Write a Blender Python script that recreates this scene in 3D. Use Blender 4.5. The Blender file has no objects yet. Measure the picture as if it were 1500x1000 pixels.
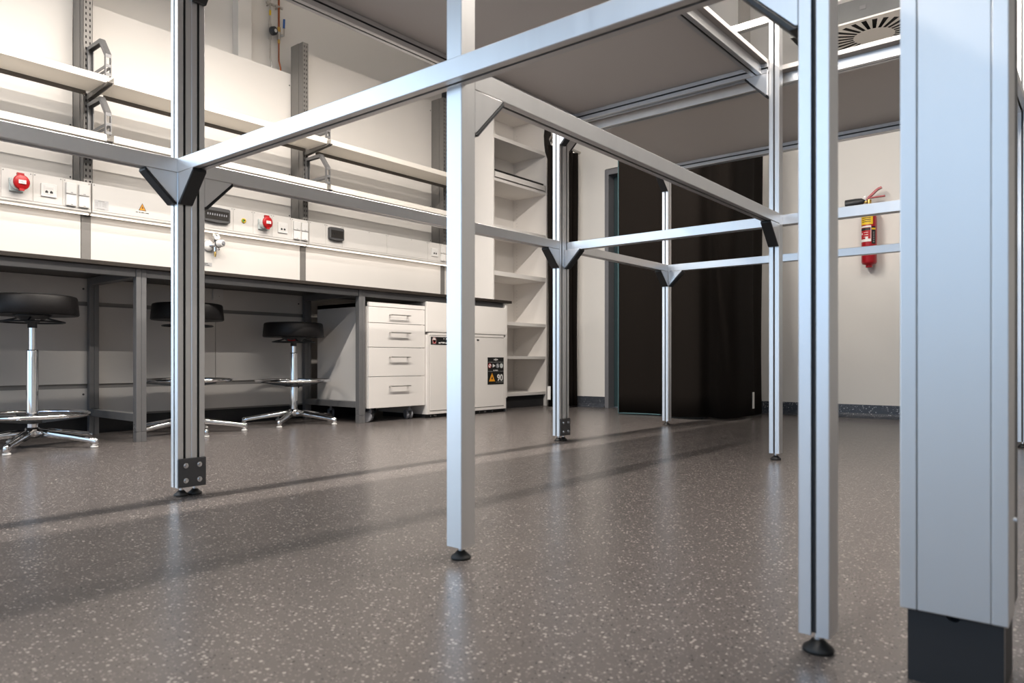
import bpy, bmesh, math, random
from mathutils import Vector, Matrix
random.seed(7)
C = bpy.context.scene.collection
S = bpy.context.scene
PI = math.pi

# ------------------------------------------------------------------ camera, light, exposure
YAW = math.radians(40.185)          # the long wall runs along +X, the end wall across it
CAMZ = 0.4362
cd = bpy.data.cameras.new('camera'); cam = bpy.data.objects.new('camera', cd); C.objects.link(cam)
cd.sensor_fit = 'HORIZONTAL'; cd.sensor_width = 36.0
cd.lens = 1053.6 / 1500 * 36.0
cd.shift_x = (750 - 735.35) / 1500
cd.shift_y = (527.75 - 500) / 1500
cd.clip_start = 0.05; cd.clip_end = 100
cam.location = (0, 0, CAMZ)
cam.rotation_euler = (PI / 2, 0, YAW - PI / 2)
cd.dof.use_dof = True; cd.dof.focus_distance = 3.9; cd.dof.aperture_fstop = 5.6
S.camera = cam

w = bpy.data.worlds.new('world'); S.world = w; w.use_nodes = True
bg = w.node_tree.nodes['Background']; bg.inputs[0].default_value = (0.62, 0.78, 1.0, 1); bg.inputs[1].default_value = 1.0

def area(name, loc, direction, sx, sy, power, col, spread=PI):
    d = bpy.data.lights.new(name, 'AREA'); d.shape = 'RECTANGLE'; d.size = sx; d.size_y = sy
    d.energy = power; d.color = col; d.spread = spread
    o = bpy.data.objects.new(name, d); C.objects.link(o); o.location = loc
    z = -Vector(direction).normalized()
    x = Vector((1, 0, 0)) if abs(z.x) < 0.9 else Vector((0, 1, 0))
    y = z.cross(x).normalized(); x = y.cross(z).normalized()
    o.rotation_euler = Matrix((x, y, z)).transposed().to_euler()
    return o
DAY = (0.46, 0.71, 1.0); WARM = (1.0, 0.925, 0.84); STRIP = (1.0, 0.88, 0.76)
area('window_daylight', (-2.92, 1.12, 2.47), (1, 0, 0), 7.5, 1.35, 40, DAY)
area('window_daylight', (-2.92, 1.12, 1.10), (1, 0, 0), 7.5, 1.35, 19, DAY)
area('window_daylight', (-1.55, 4.93, 1.62), (0, -1, 0), 2.6, 2.95, 62, (0.66, 0.84, 1.0))
LAMPS = [(2.40, -2.3, -0.5, 75), (2.40, 0.85, 4.2, 125), (3.45, -0.6, 3.4, 40), (0.445, -0.4, 2.1, 60), (0.445, 2.2, 4.2, 38), (-0.075, 1.1, 2.65, 13), (-0.075, 2.75, 4.2, 10)]    # ceiling lamps: y, x from, x to, power
for ly, x0, x1, lp in LAMPS:
    area('lamp_light', ((x0 + x1) / 2, ly, 2.925), (0, 0, -1), x1 - x0 - 0.02, 0.035, lp, WARM)
for a0, a1 in ((0.2, 1.68), (1.71, 3.19), (3.22, 4.68)):
    area('strip_light', ((a0 + a1) / 2, 4.645, 1.297), (0, 0.15, -1), a1 - a0, 0.012, 0.20, STRIP)

S.view_settings.view_transform = 'Standard'; S.view_settings.look = 'None'
S.view_settings.exposure = 0.14; S.view_settings.gamma = 1.0; S.view_settings.use_curve_mapping = False
S.cycles.use_denoising = True
S.cycles.max_bounces = 7; S.cycles.diffuse_bounces = 6; S.cycles.glossy_bounces = 4
S.cycles.caustics_reflective = False; S.cycles.caustics_refractive = False
S.cycles.sample_clamp_indirect = 6.0

# ------------------------------------------------------------------ materials
def mat(name, col, rough=0.5, metal=0.0, spec=0.5, grain=0.0, gscale=40, gstretch=(1, 1, 1), bump=0.0, emit=None, estr=0.0, rvar=0.0):
    m = bpy.data.materials.new(name); m.use_nodes = True
    nt = m.node_tree; b = nt.nodes['Principled BSDF']
    b.inputs['Base Color'].default_value = (*col, 1); b.inputs['Roughness'].default_value = rough
    b.inputs['Metallic'].default_value = metal; b.inputs['Specular IOR Level'].default_value = spec
    if emit:
        b.inputs['Emission Color'].default_value = (*emit, 1); b.inputs['Emission Strength'].default_value = estr
    if grain or bump or rvar:
        tc = nt.nodes.new('ShaderNodeTexCoord'); mp = nt.nodes.new('ShaderNodeMapping')
        mp.inputs['Scale'].default_value = gstretch
        nz = nt.nodes.new('ShaderNodeTexNoise'); nz.inputs['Scale'].default_value = gscale; nz.inputs['Detail'].default_value = 3
        nt.links.new(tc.outputs['Object'], mp.inputs['Vector']); nt.links.new(mp.outputs[0], nz.inputs['Vector'])
        if grain:
            mx = nt.nodes.new('ShaderNodeMix'); mx.data_type = 'RGBA'
            mx.inputs[6].default_value = (*[max(0, c * (1 - grain)) for c in col], 1)
            mx.inputs[7].default_value = (*[min(1, c * (1 + grain)) for c in col], 1)
            nt.links.new(nz.outputs['Fac'], mx.inputs[0]); nt.links.new(mx.outputs[2], b.inputs['Base Color'])
        if rvar:
            mr = nt.nodes.new('ShaderNodeMapRange'); mr.inputs['To Min'].default_value = rough - rvar; mr.inputs['To Max'].default_value = rough + rvar
            nt.links.new(nz.outputs['Fac'], mr.inputs['Value']); nt.links.new(mr.outputs[0], b.inputs['Roughness'])
        if bump:
            bp = nt.nodes.new('ShaderNodeBump'); bp.inputs['Strength'].default_value = bump; bp.inputs['Distance'].default_value = 0.002
            nt.links.new(nz.outputs['Fac'], bp.inputs['Height']); nt.links.new(bp.outputs[0], b.inputs['Normal'])
    return m

def speckle(name, base, light, dark, rough, scale=105, amount=0.26, spec=0.5):
    m = bpy.data.materials.new(name); m.use_nodes = True
    nt = m.node_tree; b = nt.nodes['Principled BSDF']; N = nt.nodes.new; L = nt.links.new
    tc = N('ShaderNodeTexCoord')
    def layer(sc, thr, size):
        v = N('ShaderNodeTexVoronoi'); v.inputs['Scale'].default_value = sc
        L(tc.outputs['Object'], v.inputs['Vector'])
        sp = N('ShaderNodeSeparateColor'); L(v.outputs['Color'], sp.inputs[0])
        has = N('ShaderNodeMath'); has.operation = 'LESS_THAN'; L(sp.outputs[0], has.inputs[0]); has.inputs[1].default_value = thr
        rad = N('ShaderNodeMath'); rad.operation = 'MULTIPLY_ADD'; L(sp.outputs[1], rad.inputs[0]); rad.inputs[1].default_value = size; rad.inputs[2].default_value = size * 0.5
        ins = N('ShaderNodeMath'); ins.operation = 'LESS_THAN'; L(v.outputs['Distance'], ins.inputs[0]); L(rad.outputs[0], ins.inputs[1])
        mu = N('ShaderNodeMath'); mu.operation = 'MULTIPLY'; L(has.outputs[0], mu.inputs[0]); L(ins.outputs[0], mu.inputs[1])
        return mu.outputs[0]
    nz = N('ShaderNodeTexNoise'); nz.inputs['Scale'].default_value = 2.2; nz.inputs['Detail'].default_value = 4; L(tc.outputs['Object'], nz.inputs['Vector'])
    m0 = N('ShaderNodeMix'); m0.data_type = 'RGBA'; L(nz.outputs['Fac'], m0.inputs[0])
    m0.inputs[6].default_value = (*[c * 0.9 for c in base], 1); m0.inputs[7].default_value = (*[c * 1.1 for c in base], 1)
    cur = m0.outputs[2]
    for sc, thr, size, col in ((scale * 1.5, 0.30, 0.30, dark), (scale * 1.9, 0.34, 0.30, [(a + c) / 2 for a, c in zip(base, light)]), (scale, amount, 0.27, light)):
        mm = N('ShaderNodeMix'); mm.data_type = 'RGBA'; L(layer(sc, thr, size), mm.inputs[0]); L(cur, mm.inputs[6]); mm.inputs[7].default_value = (*col, 1)
        cur = mm.outputs[2]
    L(cur, b.inputs['Base Color'])
    n2 = N('ShaderNodeTexNoise'); n2.inputs['Scale'].default_value = 150; L(tc.outputs['Object'], n2.inputs['Vector'])
    bp = N('ShaderNodeBump'); bp.inputs['Strength'].default_value = 0.10; bp.inputs['Distance'].default_value = 0.002; L(n2.outputs['Fac'], bp.inputs['Height']); L(bp.outputs[0], b.inputs['Normal'])
    b.inputs['Roughness'].default_value = rough; b.inputs['Specular IOR Level'].default_value = spec
    return m

MT = dict(
    floor=speckle('vinyl_floor', (0.108, 0.095, 0.091), (0.36, 0.325, 0.30), (0.040, 0.036, 0.035), 0.27, scale=135, amount=0.36),
    skirt=speckle('vinyl_skirting', (0.045, 0.052, 0.066), (0.40, 0.40, 0.42), (0.02, 0.02, 0.03), 0.35, scale=90, amount=0.22),
    wall=mat('wall_paint', (0.74, 0.72, 0.69), 0.75, grain=0.015, gscale=6, bump=0.05),
    ceil=mat('ceiling_paint', (0.70, 0.67, 0.63), 0.85, grain=0.02, gscale=4),
    alu=mat('anodised_aluminium', (0.80, 0.80, 0.805), 0.40, 1.0, grain=0.025, gscale=60, gstretch=(1, 1, 0.04), rvar=0.05),
    slot=mat('slot_dark', (0.16, 0.16, 0.165), 0.55),  # darker tone for the inner faces of the profile slots
    black=mat('black_plastic', (0.022, 0.024, 0.027), 0.45, grain=0.1, gscale=80),
    rubber=mat('black_rubber', (0.012, 0.012, 0.012), 0.55),
    iron=mat('dark_plate', (0.085, 0.085, 0.088), 0.5, 0.3, grain=0.1, gscale=60),
    zinc=mat('zinc_bolt', (0.75, 0.76, 0.78), 0.25, 1.0),
    chrome=mat('chrome', (0.82, 0.82, 0.83), 0.08, 1.0, rvar=0.03),
    steel=mat('brushed_steel', (0.55, 0.53, 0.50), 0.32, 1.0, grain=0.05),
    greysteel=mat('grey_lacquered_steel', (0.19, 0.19, 0.195), 0.42, 0.35, grain=0.05, gscale=30),
    rack=mat('rack_grey_lacquer', (0.225, 0.215, 0.205), 0.45, 0.3, grain=0.06, gscale=30),
    railm=mat('rail_brown_grey', (0.10, 0.088, 0.078), 0.5, 0.2),
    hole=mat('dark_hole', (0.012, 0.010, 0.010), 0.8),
    white=mat('white_laminate', (0.74, 0.715, 0.685), 0.42, grain=0.012, gscale=5),
    shelf=mat('white_melamine_shelf', (0.84, 0.80, 0.74), 0.42, grain=0.012, gscale=5),
    board=mat('platform_laminate', (0.86, 0.83, 0.81), 0.55, grain=0.012, gscale=4),
    cab=mat('white_cabinet_lacquer', (0.84, 0.81, 0.78), 0.40, grain=0.012, gscale=5),
    tray=mat('trunking_white', (0.70, 0.68, 0.655), 0.38, grain=0.01, gscale=8),
    plate=mat('socket_white', (0.80, 0.79, 0.775), 0.25, grain=0.01),
    gap=mat('joint_grey', (0.30, 0.29, 0.28), 0.7),
    top=mat('dark_worktop', (0.030, 0.024, 0.020), 0.38, grain=0.25, gscale=120),
    seat=mat('black_vinyl_seat', (0.008, 0.0072, 0.0075), 0.45, spec=0.22, bump=0.15, gscale=260, grain=0.1),
    curtain=mat('black_curtain', (0.0095, 0.0072, 0.0058), 0.9, spec=0.12, grain=0.12, gscale=90, bump=0.1),
    hem=mat('curtain_back', (0.016, 0.0135, 0.012), 0.8, spec=0.2),
    lining=mat('teal_lining', (0.06, 0.125, 0.14), 0.8),
    door=mat('teal_door', (0.018, 0.040, 0.044), 0.45, grain=0.05),
    doorframe=mat('grey_door_frame', (0.20, 0.20, 0.215), 0.45, 0.2, grain=0.04),
    red=mat('signal_red', (0.42, 0.008, 0.012), 0.32, grain=0.05),
    extred=mat('extinguisher_red', (0.38, 0.010, 0.018), 0.28, grain=0.04),
    yellow=mat('label_yellow', (0.80, 0.53, 0.02), 0.5),
    orange=mat('warning_orange', (0.78, 0.33, 0.02), 0.5),
    green=mat('earth_green', (0.05, 0.30, 0.06), 0.5),
    ink=mat('print_black', (0.012, 0.012, 0.012), 0.5),
    greyink=mat('print_grey', (0.30, 0.30, 0.30), 0.6),
    paper=mat('label_white', (0.78, 0.77, 0.75), 0.6),
    silver=mat('silver_label', (0.52, 0.52, 0.53), 0.45, 0.3, grain=0.06, gscale=90),
    smoke=mat('smoked_window', (0.035, 0.032, 0.030), 0.15, grain=0.1),
    ivory=mat('socket_grey_back', (0.60, 0.66, 0.65), 0.4),
    copper=mat('copper_pipe', (0.40, 0.13, 0.06), 0.35, 1.0, grain=0.2, gscale=50),
    brass=mat('brass', (0.62, 0.40, 0.12), 0.3, 1.0, grain=0.1),
    blue=mat('valve_blue', (0.015, 0.10, 0.36), 0.4),
    castor=mat('castor_grey', (0.28, 0.285, 0.31), 0.42),
    sheet=mat('galvanised_sheet', (0.16, 0.165, 0.165), 0.45, 0.5, grain=0.12, gscale=10),
    colmn=mat('column_aluminium', (0.66, 0.655, 0.65), 0.42, 0.85, grain=0.02, gscale=20, gstretch=(1, 1, 0.05)),
    plinth=mat('anthracite_plinth', (0.022, 0.022, 0.024), 0.55, grain=0.06),
    led=mat('led_diffuser', (0.9, 0.9, 0.9), 0.5, emit=(1.0, 0.86, 0.72), estr=1.7),
    lamp=mat('lamp_diffuser', (0.9, 0.9, 0.9), 0.5, emit=(1.0, 0.86, 0.72), estr=8.0),
    glass=mat('window_glass', (0.9, 0.95, 1.0), 0.02),
    vision=mat('door_vision_panel', (0.22, 0.28, 0.27), 0.15),
)
g = MT['glass'].node_tree.nodes['Principled BSDF']; g.inputs['Transmission Weight'].default_value = 1.0; g.inputs['IOR'].default_value = 1.02

# ------------------------------------------------------------------ mesh helpers
class MB:
    def __init__(s): s.v = []; s.f = []; s.sm = []
    def add(s, vs, fs, smooth=False):
        n = len(s.v); s.v += [tuple(x) for x in vs]; s.f += [tuple(i + n for i in f) for f in fs]; s.sm += [smooth] * len(fs); return s
    def box(s, x0, x1, y0, y1, z0, z1):
        return s.add([(x0, y0, z0), (x1, y0, z0), (x1, y1, z0), (x0, y1, z0), (x0, y0, z1), (x1, y0, z1), (x1, y1, z1), (x0, y1, z1)],
                     [(0, 3, 2, 1), (4, 5, 6, 7), (0, 1, 5, 4), (1, 2, 6, 5), (2, 3, 7, 6), (3, 0, 4, 7)])
    def prism(s, poly, p0, p1, xdir):
        """extrude a 2-D outline (counter-clockwise) from p0 to p1; xdir is the outline's x axis"""
        p0 = Vector(p0); p1 = Vector(p1); z = (p1 - p0).normalized(); x = Vector(xdir); x = (x - z * x.dot(z)).normalized(); y = z.cross(x)
        n = len(poly)
        a = [p0 + x * q[0] + y * q[1] for q in poly]; b = [p1 + x * q[0] + y * q[1] for q in poly]
        return s.add(a + b, [tuple(range(n - 1, -1, -1)), tuple(range(n, 2 * n))] + [(i, (i + 1) % n, n + (i + 1) % n, n + i) for i in range(n)])
    def cyl(s, p0, p1, r0, r1=None, n=20, smooth=True):
        r1 = r0 if r1 is None else r1
        p0 = Vector(p0); p1 = Vector(p1); z = (p1 - p0).normalized()
        x = z.orthogonal().normalized(); y = z.cross(x)
        c = [(math.cos(2 * PI * i / n), math.sin(2 * PI * i / n)) for i in range(n)]
        a = [p0 + (x * u + y * v) * r0 for u, v in c]; b = [p1 + (x * u + y * v) * r1 for u, v in c]
        s.add(a + b, [(i, (i + 1) % n, n + (i + 1) % n, n + i) for i in range(n)], smooth)
        s.add(a, [tuple(range(n - 1, -1, -1))]); s.add(b, [tuple(range(n))]); return s
    def lathe(s, prof, c=(0, 0, 0), n=32, axis=(0, 0, 1)):
        z = Vector(axis).normalized(); x = z.orthogonal().normalized(); y = z.cross(x); c = Vector(c)
        vs = []; m = len(prof)
        for i in range(n):
            d = x * math.cos(2 * PI * i / n) + y * math.sin(2 * PI * i / n)
            vs += [c + d * max(r, 1e-4) + z * h for r, h in prof]
        fs = [(i * m + k, ((i + 1) % n) * m + k, ((i + 1) % n) * m + k + 1, i * m + k + 1) for i in range(n) for k in range(m - 1)]
        return s.add(vs, fs, True)
    def torus(s, c, R, r, n=48, m=10, axis=(0, 0, 1), flat=1.0):
        prof = [(R + r * math.cos(2 * PI * k / m), flat * r * math.sin(2 * PI * k / m)) for k in range(m + 1)]
        return s.lathe(prof, c, n, axis)
    def tube(s, pts, r, n=10, caps=True):
        pts = [Vector(p) for p in pts]; rings = []
        prev = None
        for i, p in enumerate(pts):
            t = (pts[min(i + 1, len(pts) - 1)] - pts[max(i - 1, 0)]).normalized()
            x = t.orthogonal().normalized() if prev is None else (prev - t * prev.dot(t)).normalized()
            prev = x; y = t.cross(x); rr = r[i] if isinstance(r, (list, tuple)) else r
            rings.append([p + (x * math.cos(2 * PI * k / n) + y * math.sin(2 * PI * k / n)) * rr for k in range(n)])
        vs = [q for ring in rings for q in ring]
        s.add(vs, [(i * n + k, i * n + (k + 1) % n, (i + 1) * n + (k + 1) % n, (i + 1) * n + k) for i in range(len(pts) - 1) for k in range(n)], True)
        if caps: s.add(rings[0], [tuple(range(n - 1, -1, -1))]); s.add(rings[-1], [tuple(range(n))])
        return s
    def build(s, name, m, parent=None, bevel=0.0, seg=2, label=None):
        me = bpy.data.meshes.new(name); me.from_pydata(s.v, [], s.f); me.update()
        me.polygons.foreach_set('use_smooth', s.sm)
        bm = bmesh.new(); bm.from_mesh(me); bmesh.ops.recalc_face_normals(bm, faces=bm.faces); bm.to_mesh(me); bm.free()
        me.materials.append(MT[m] if isinstance(m, str) else m)
        o = bpy.data.objects.new(name, me); C.objects.link(o)
        if parent:
            o.parent = parent
            o.matrix_parent_inverse = world(parent).inverted()
        if bevel:
            b = o.modifiers.new('bevel', 'BEVEL'); b.width = bevel; b.segments = seg; b.limit_method = 'ANGLE'; b.angle_limit = math.radians(40)
        if label: o['label'] = label
        return o
def world(o):
    m = Matrix.Translation(o.location) @ o.rotation_euler.to_matrix().to_4x4()
    return world(o.parent) @ (o.matrix_parent_inverse @ m) if o.parent else m
def B_(*a): return MB().box(*a)
def tag(o, label, cat, group=None, kind=None):
    o['label'] = label; o['category'] = cat
    if group: o['group'] = group
    if kind: o['kind'] = kind
    return o
def thing(name, label, cat, loc=(0, 0, 0), group=None):
    o = bpy.data.objects.new(name, None); C.objects.link(o); o.location = loc; o.empty_display_size = 0.1
    return tag(o, label, cat, group)
def struct(o): o['kind'] = 'structure'; return o
def text(name, s, size, loc, m, parent, xdir=(1, 0, 0), up=(0, 0, 1), align='CENTER'):
    cu = bpy.data.curves.new('t', 'FONT'); cu.body = s; cu.size = size; cu.align_x = align; cu.align_y = 'CENTER'; cu.extrude = 0.0004; cu.offset = size * 0.02
    t = bpy.data.objects.new('t', cu); C.objects.link(t); bpy.context.view_layer.update()
    me = bpy.data.meshes.new_from_object(t.evaluated_get(bpy.context.evaluated_depsgraph_get())); bpy.data.objects.remove(t); me.name = name
    x = Vector(xdir); y = Vector(up); z = x.cross(y)
    M = Matrix((x, y, z)).transposed().to_4x4(); M.translation = Vector(loc); me.transform(M)
    me.materials.clear(); me.materials.append(MT[m])
    o = bpy.data.objects.new(name, me); C.objects.link(o); o.parent = parent; o.matrix_parent_inverse = world(parent).inverted()
    return o

W = 0.045
def slotted(w, h, slots):
    """outline of an extruded profile w x h about its centre with T-slots; slots: list of (side, offset)"""
    c = 0.0015; so = 0.004; ui = 0.008; d1 = 0.0035; d2 = 0.013
    pts = []
    def side(p, q, offs):
        p = Vector(p); q = Vector(q); L = (q - p).length; t = (q - p) / L; nrm = Vector((-t.y, t.x))
        pts.append(p + t * c)
        for o in sorted(offs):
            m = p + t * (L / 2 + o)
            for a, dd in ((-so, 0), (-so, d1), (-ui, d1), (-ui * 0.75, d2), (ui * 0.75, d2), (ui, d1), (so, d1), (so, 0)):
                pts.append(m + t * a + nrm * dd)
        pts.append(q - t * c)
    x, y = w / 2, h / 2
    sl = {k: [] for k in 'srnw'}
    for k, o in slots: sl[k].append(o)
    side((-x, -y), (x, -y), sl['s']); side((x, -y), (x, y), sl['r']); side((x, y), (-x, y), sl['n']); side((-x, y), (-x, -y), sl['w'])
    return [(p.x, p.y) for p in pts]
def darken_slots(o, slots):
    """second, darker material on the inner faces of each slot"""
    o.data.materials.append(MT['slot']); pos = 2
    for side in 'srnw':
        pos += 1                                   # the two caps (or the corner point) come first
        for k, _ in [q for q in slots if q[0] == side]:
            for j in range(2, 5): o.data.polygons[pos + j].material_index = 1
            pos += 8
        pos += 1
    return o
def post(a, b, z0, z1, slots, parent, label=None):
    """upright of 45 x 45 with its near corner at (a, b); s = face towards -Y, w = face towards -X"""
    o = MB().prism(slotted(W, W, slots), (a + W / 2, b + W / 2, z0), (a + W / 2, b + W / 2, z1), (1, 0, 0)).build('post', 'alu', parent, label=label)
    darken_slots(o, slots)
    return o
def beam(p0, p1, slots, parent, name='beam', label=None):
    """level bar between two centre points; outline x axis = level, across the bar; slots n/s = top/bottom, w/r = sides"""
    d = (Vector(p1) - Vector(p0)).normalized(); x = Vector((0, 0, 1)).cross(d)      # y of the outline = z x -> d x x = up
    return darken_slots(MB().prism(slotted(W, W, slots), p0, p1, x).build(name, 'alu', parent, label=label), slots)
def foot(a, b, parent_post):
    f = MB().lathe([(0.0, 0.0), (0.021, 0.0), (0.0225, 0.003), (0.0215, 0.0065), (0.013, 0.013), (0.009, 0.018), (0.0, 0.018)], (a, b, 0), 24).build('foot', 'rubber', parent_post)
    MB().cyl((a, b, 0.016), (a, b, 0.031), 0.0055, n=12).build('foot_bolt', 'zinc', parent_post)
    return f
def bracket(corner, run, side, parent):
    """angle bracket under a beam: corner = inner corner (under beam, against post, middle of its width), run = direction along beam, side = width direction"""
    c = Vector(corner); r = Vector(run); sd = Vector(side).normalized(); h = W / 2 - 0.0005
    L = 0.1; t = 0.0035
    def P(poly, name, mt, par, hw):
        up = Vector((0, 0, 1))
        pts0 = [c + r * u - up * v - sd * hw for u, v in poly]; pts1 = [c + r * u - up * v + sd * hw for u, v in poly]
        n = len(poly)
        return MB().add(pts0 + pts1, [tuple(range(n)), tuple(range(2 * n - 1, n - 1, -1))] + [(i, n + i, n + (i + 1) % n, (i + 1) % n) for i in range(n)]).build(name, mt, par, bevel=0.0008 if name == 'bracket' else 0.003)
    e = 0.0006
    b = P([(e, e), (L - t - 0.002, e), (L - t - 0.002, 0.004), (0.004, L - t - 0.002), (e, L - t - 0.002)], 'bracket', 'alu', parent, h - 0.0006)
    P([(L - t, e), (L, e), (L + 0.001, 0.010), (0.012, L + 0.001), (e, L), (e, L - t), (0.0045, L - t), (L - t, 0.0045)], 'bracket_cap', 'black', b, h)
    return b

# ------------------------------------------------------------------ room shell
XE = 5.95; YL = 5.0; XN = -3.0; YR = -3.6; ZC = 3.45
struct(B_(XN - 0.2, XE + 0.3, YR - 0.2, YL + 0.2, -0.1, 0.0).build('floor', 'floor'))
struct(B_(XN - 0.2, XE + 0.3, YR - 0.2, YL + 0.2, ZC, ZC + 0.1).build('ceiling', 'ceil'))
struct(MB().box(-0.2, XE + 0.3, YL, YL + 0.15, 0, ZC).box(XN - 0.2, -2.9, YL, YL + 0.15, 0, ZC).box(-2.9, -0.2, YL, YL + 0.15, 3.12, ZC).box(-2.9, -0.2, YL, YL + 0.15, 0, 0.12).build('wall_left', 'wall'))
struct(B_(XN - 0.2, XE + 0.3, YR - 0.15, YR, 0, ZC).build('wall_right', 'wall'))
wb = struct(MB().box(XE, XE + 0.15, YR, 2.3, 0, ZC).box(5.69, XE + 0.15, 3.555, YL, 0, ZC).box(5.69, XE + 0.15, 2.3, 2.555, 0, ZC).box(5.69, XE + 0.15, 2.555, 3.555, 2.2, ZC).build('wall_end', 'wall'))
# wall behind the camera with its long window, and the tall window left of the bench
struct(MB().box(XN - 0.15, XN, YR, YL, 0, 0.42).box(XN - 0.15, XN, YR, YL, 3.16, ZC).box(XN - 0.15, XN, YR, -2.65, 0.42, 3.16).box(XN - 0.15, XN, 4.9, YL, 0.42, 3.16).build('wall_near', 'wall'))
wn = MB(); YW = [-2.65 + 1.50 * k for k in range(6)]
for y0 in YW: wn.box(XN - 0.09, XN - 0.03, y0, y0 + 0.05, 0.42, 3.16)
wn.box(XN - 0.09, XN - 0.03, -2.65, 4.9, 0.42, 0.47).box(XN - 0.09, XN - 0.03, -2.65, 4.9, 3.11, 3.16)
wf = struct(wn.build('window_1', 'doorframe', bevel=0.003))
for y0 in YW[:-1]: B_(XN - 0.063, XN - 0.057, y0 + 0.05, y0 + 1.50, 0.47, 3.11).build('pane', 'glass', wf)
w2 = MB()
for x0 in (-2.9, -1.575, -0.25): w2.box(x0, x0 + 0.05, YL + 0.03, YL + 0.09, 0.12, 3.12)
w2.box(-2.9, -0.2, YL + 0.03, YL + 0.09, 0.12, 0.17).box(-2.9, -0.2, YL + 0.03, YL + 0.09, 3.07, 3.12)
wg = struct(w2.build('window_2', 'doorframe', bevel=0.003))
for x0 in (-2.85, -1.525): B_(x0, x0 + 1.275, YL + 0.057, YL + 0.063, 0.17, 3.07).build('pane', 'glass', wg)
def skirting(name, pts, z=0.1):
    """coved skirting: pts = line along the wall, room on the left of its direction"""
    prof = [(0, 0), (0.045, 0), (0.045, 0.001), (0.022, 0.006), (0.009, 0.018), (0.004, 0.035), (0.003, z), (0, z)]
    m = MB()
    for p, q in zip(pts[:-1], pts[1:]):
        d = (Vector((*q, 0)) - Vector((*p, 0))).normalized(); nrm = Vector((-d.y, d.x, 0))
        n = len(prof); A = [Vector((*p, 0)) + nrm * a + Vector((0, 0, b)) for a, b in prof]; Bv = [Vector((*q, 0)) + nrm * a + Vector((0, 0, b)) for a, b in prof]
        m.add(A + Bv, [tuple(range(n - 1, -1, -1)), tuple(range(n, 2 * n))] + [(i, (i + 1) % n, n + (i + 1) % n, n + i) for i in range(n)])
    return struct(m.build(name, 'skirt'))
skirting('baseboard_end', [(XE, -0.75), (XE, 2.3)]); skirting('baseboard_left', [(5.69, 3.56), (5.69, 4.12)])
skirting('baseboard_right', [(XN, YR), (XE, YR)])
# pillar boxing on the long wall
struct(B_(2.803, 2.914, 4.92, YL, 0.95, ZC).build('trim_1', 'wall', bevel=0.003))
# door behind the curtain
d1 = struct(MB().box(5.675, 5.80, 3.515, 3.555, 0, 2.19).box(5.675, 5.80, 2.555, 2.595, 0, 2.19).box(5.675, 5.80, 2.595, 3.515, 2.14, 2.19).build('door_1', 'doorframe', bevel=0.002))
B_(5.77, 5.81, 2.597, 3.513, 0.008, 2.137).build('door_leaf', 'door', d1, bevel=0.002)
hm = MB().cyl((5.77, 2.68, 1.05), (5.715, 2.68, 1.05), 0.009).cyl((5.715, 2.68, 1.05), (5.715, 2.80, 1.05), 0.009)
hm.build('door_handle', 'steel', d1)
# grey door far right, behind the service column
d2 = struct(MB().box(5.90, 5.96, 0.455, 0.50, 0, 2.25).box(5.90, 5.96, -0.60, -0.555, 0, 2.25).box(5.90, 5.96, -0.555, 0.455, 2.20, 2.25).build('door_2', 'doorframe', bevel=0.002))
B_(5.91, 5.945, -0.55, 0.452, 0.15, 2.197).build('door_leaf', 'iron', d2, bevel=0.002)
B_(5.905, 5.945, -0.55, 0.452, 0.006, 0.15).build('kick_plate', 'greysteel', d2, bevel=0.002)
B_(5.903, 5.912, -0.40, 0.453, 0.665, 1.25).build('vision_panel', 'vision', d2, bevel=0.002)
B_(5.89, 5.912, 0.40, 0.452, 1.955, 2.015).build('door_closer_arm', 'steel', d2, bevel=0.002)

# ------------------------------------------------------------------ ceiling lamps (they light the room)
for i, (ly, x0, x1, lp) in enumerate(LAMPS):
    where = ['above the left board', 'above the large raised board', 'before the wall rack', 'over the gap beside the centre post', 'over the far right of the frames', 'beside the front right post', 'towards the end wall on the right'][i]
    t = thing('linear_lamp', 'white linear pendant lamp hung %s' % where, 'lamp', ((x0 + x1) / 2, ly, 2.93), 'linear pendant lamps')
    MB().prism([(-0.035, 0.0), (0.035, 0.0), (0.035, 0.06), (-0.035, 0.06)], (x0, ly, 2.941), (x1, ly, 2.941), (0, 1, 0)).build('housing', 'plate', t, bevel=0.004)
    B_(x0 + 0.01, x1 - 0.01, ly - 0.028, ly + 0.028, 2.932, 2.943).build('diffuser', 'lamp', t)
    for xx in (x0 + 0.2, x1 - 0.2): MB().cyl((xx, ly, 2.998), (xx, ly, ZC), 0.003, n=8).build('cord', 'steel', t)

# ------------------------------------------------------------------ aluminium frames
ZT = 1.079; ZL = ZT - W; ZM = ZT - W / 2          # lower ring of beams
PT = 1.740; PM = PT - W / 2; PB = PT - W           # beams that carry the raised boards
TOPZ = 2.56; Z0 = 0.029
near = thing('profile_frame', 'aluminium profile frame nearest the camera, its sloping-looking front beam crossing the picture', 'frame', (1.1, 1.2, 0), 'bolted aluminium profile frames')
mid = thing('profile_frame', 'middle aluminium profile frame carrying the big raised board, with the slim post at the centre', 'frame', (2.1, 1.7, 0), 'bolted aluminium profile frames')
far = thing('profile_frame', 'far aluminium profile frame standing before the black curtain', 'frame', (3.8, 1.3, 0), 'bolted aluminium profile frames')
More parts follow.
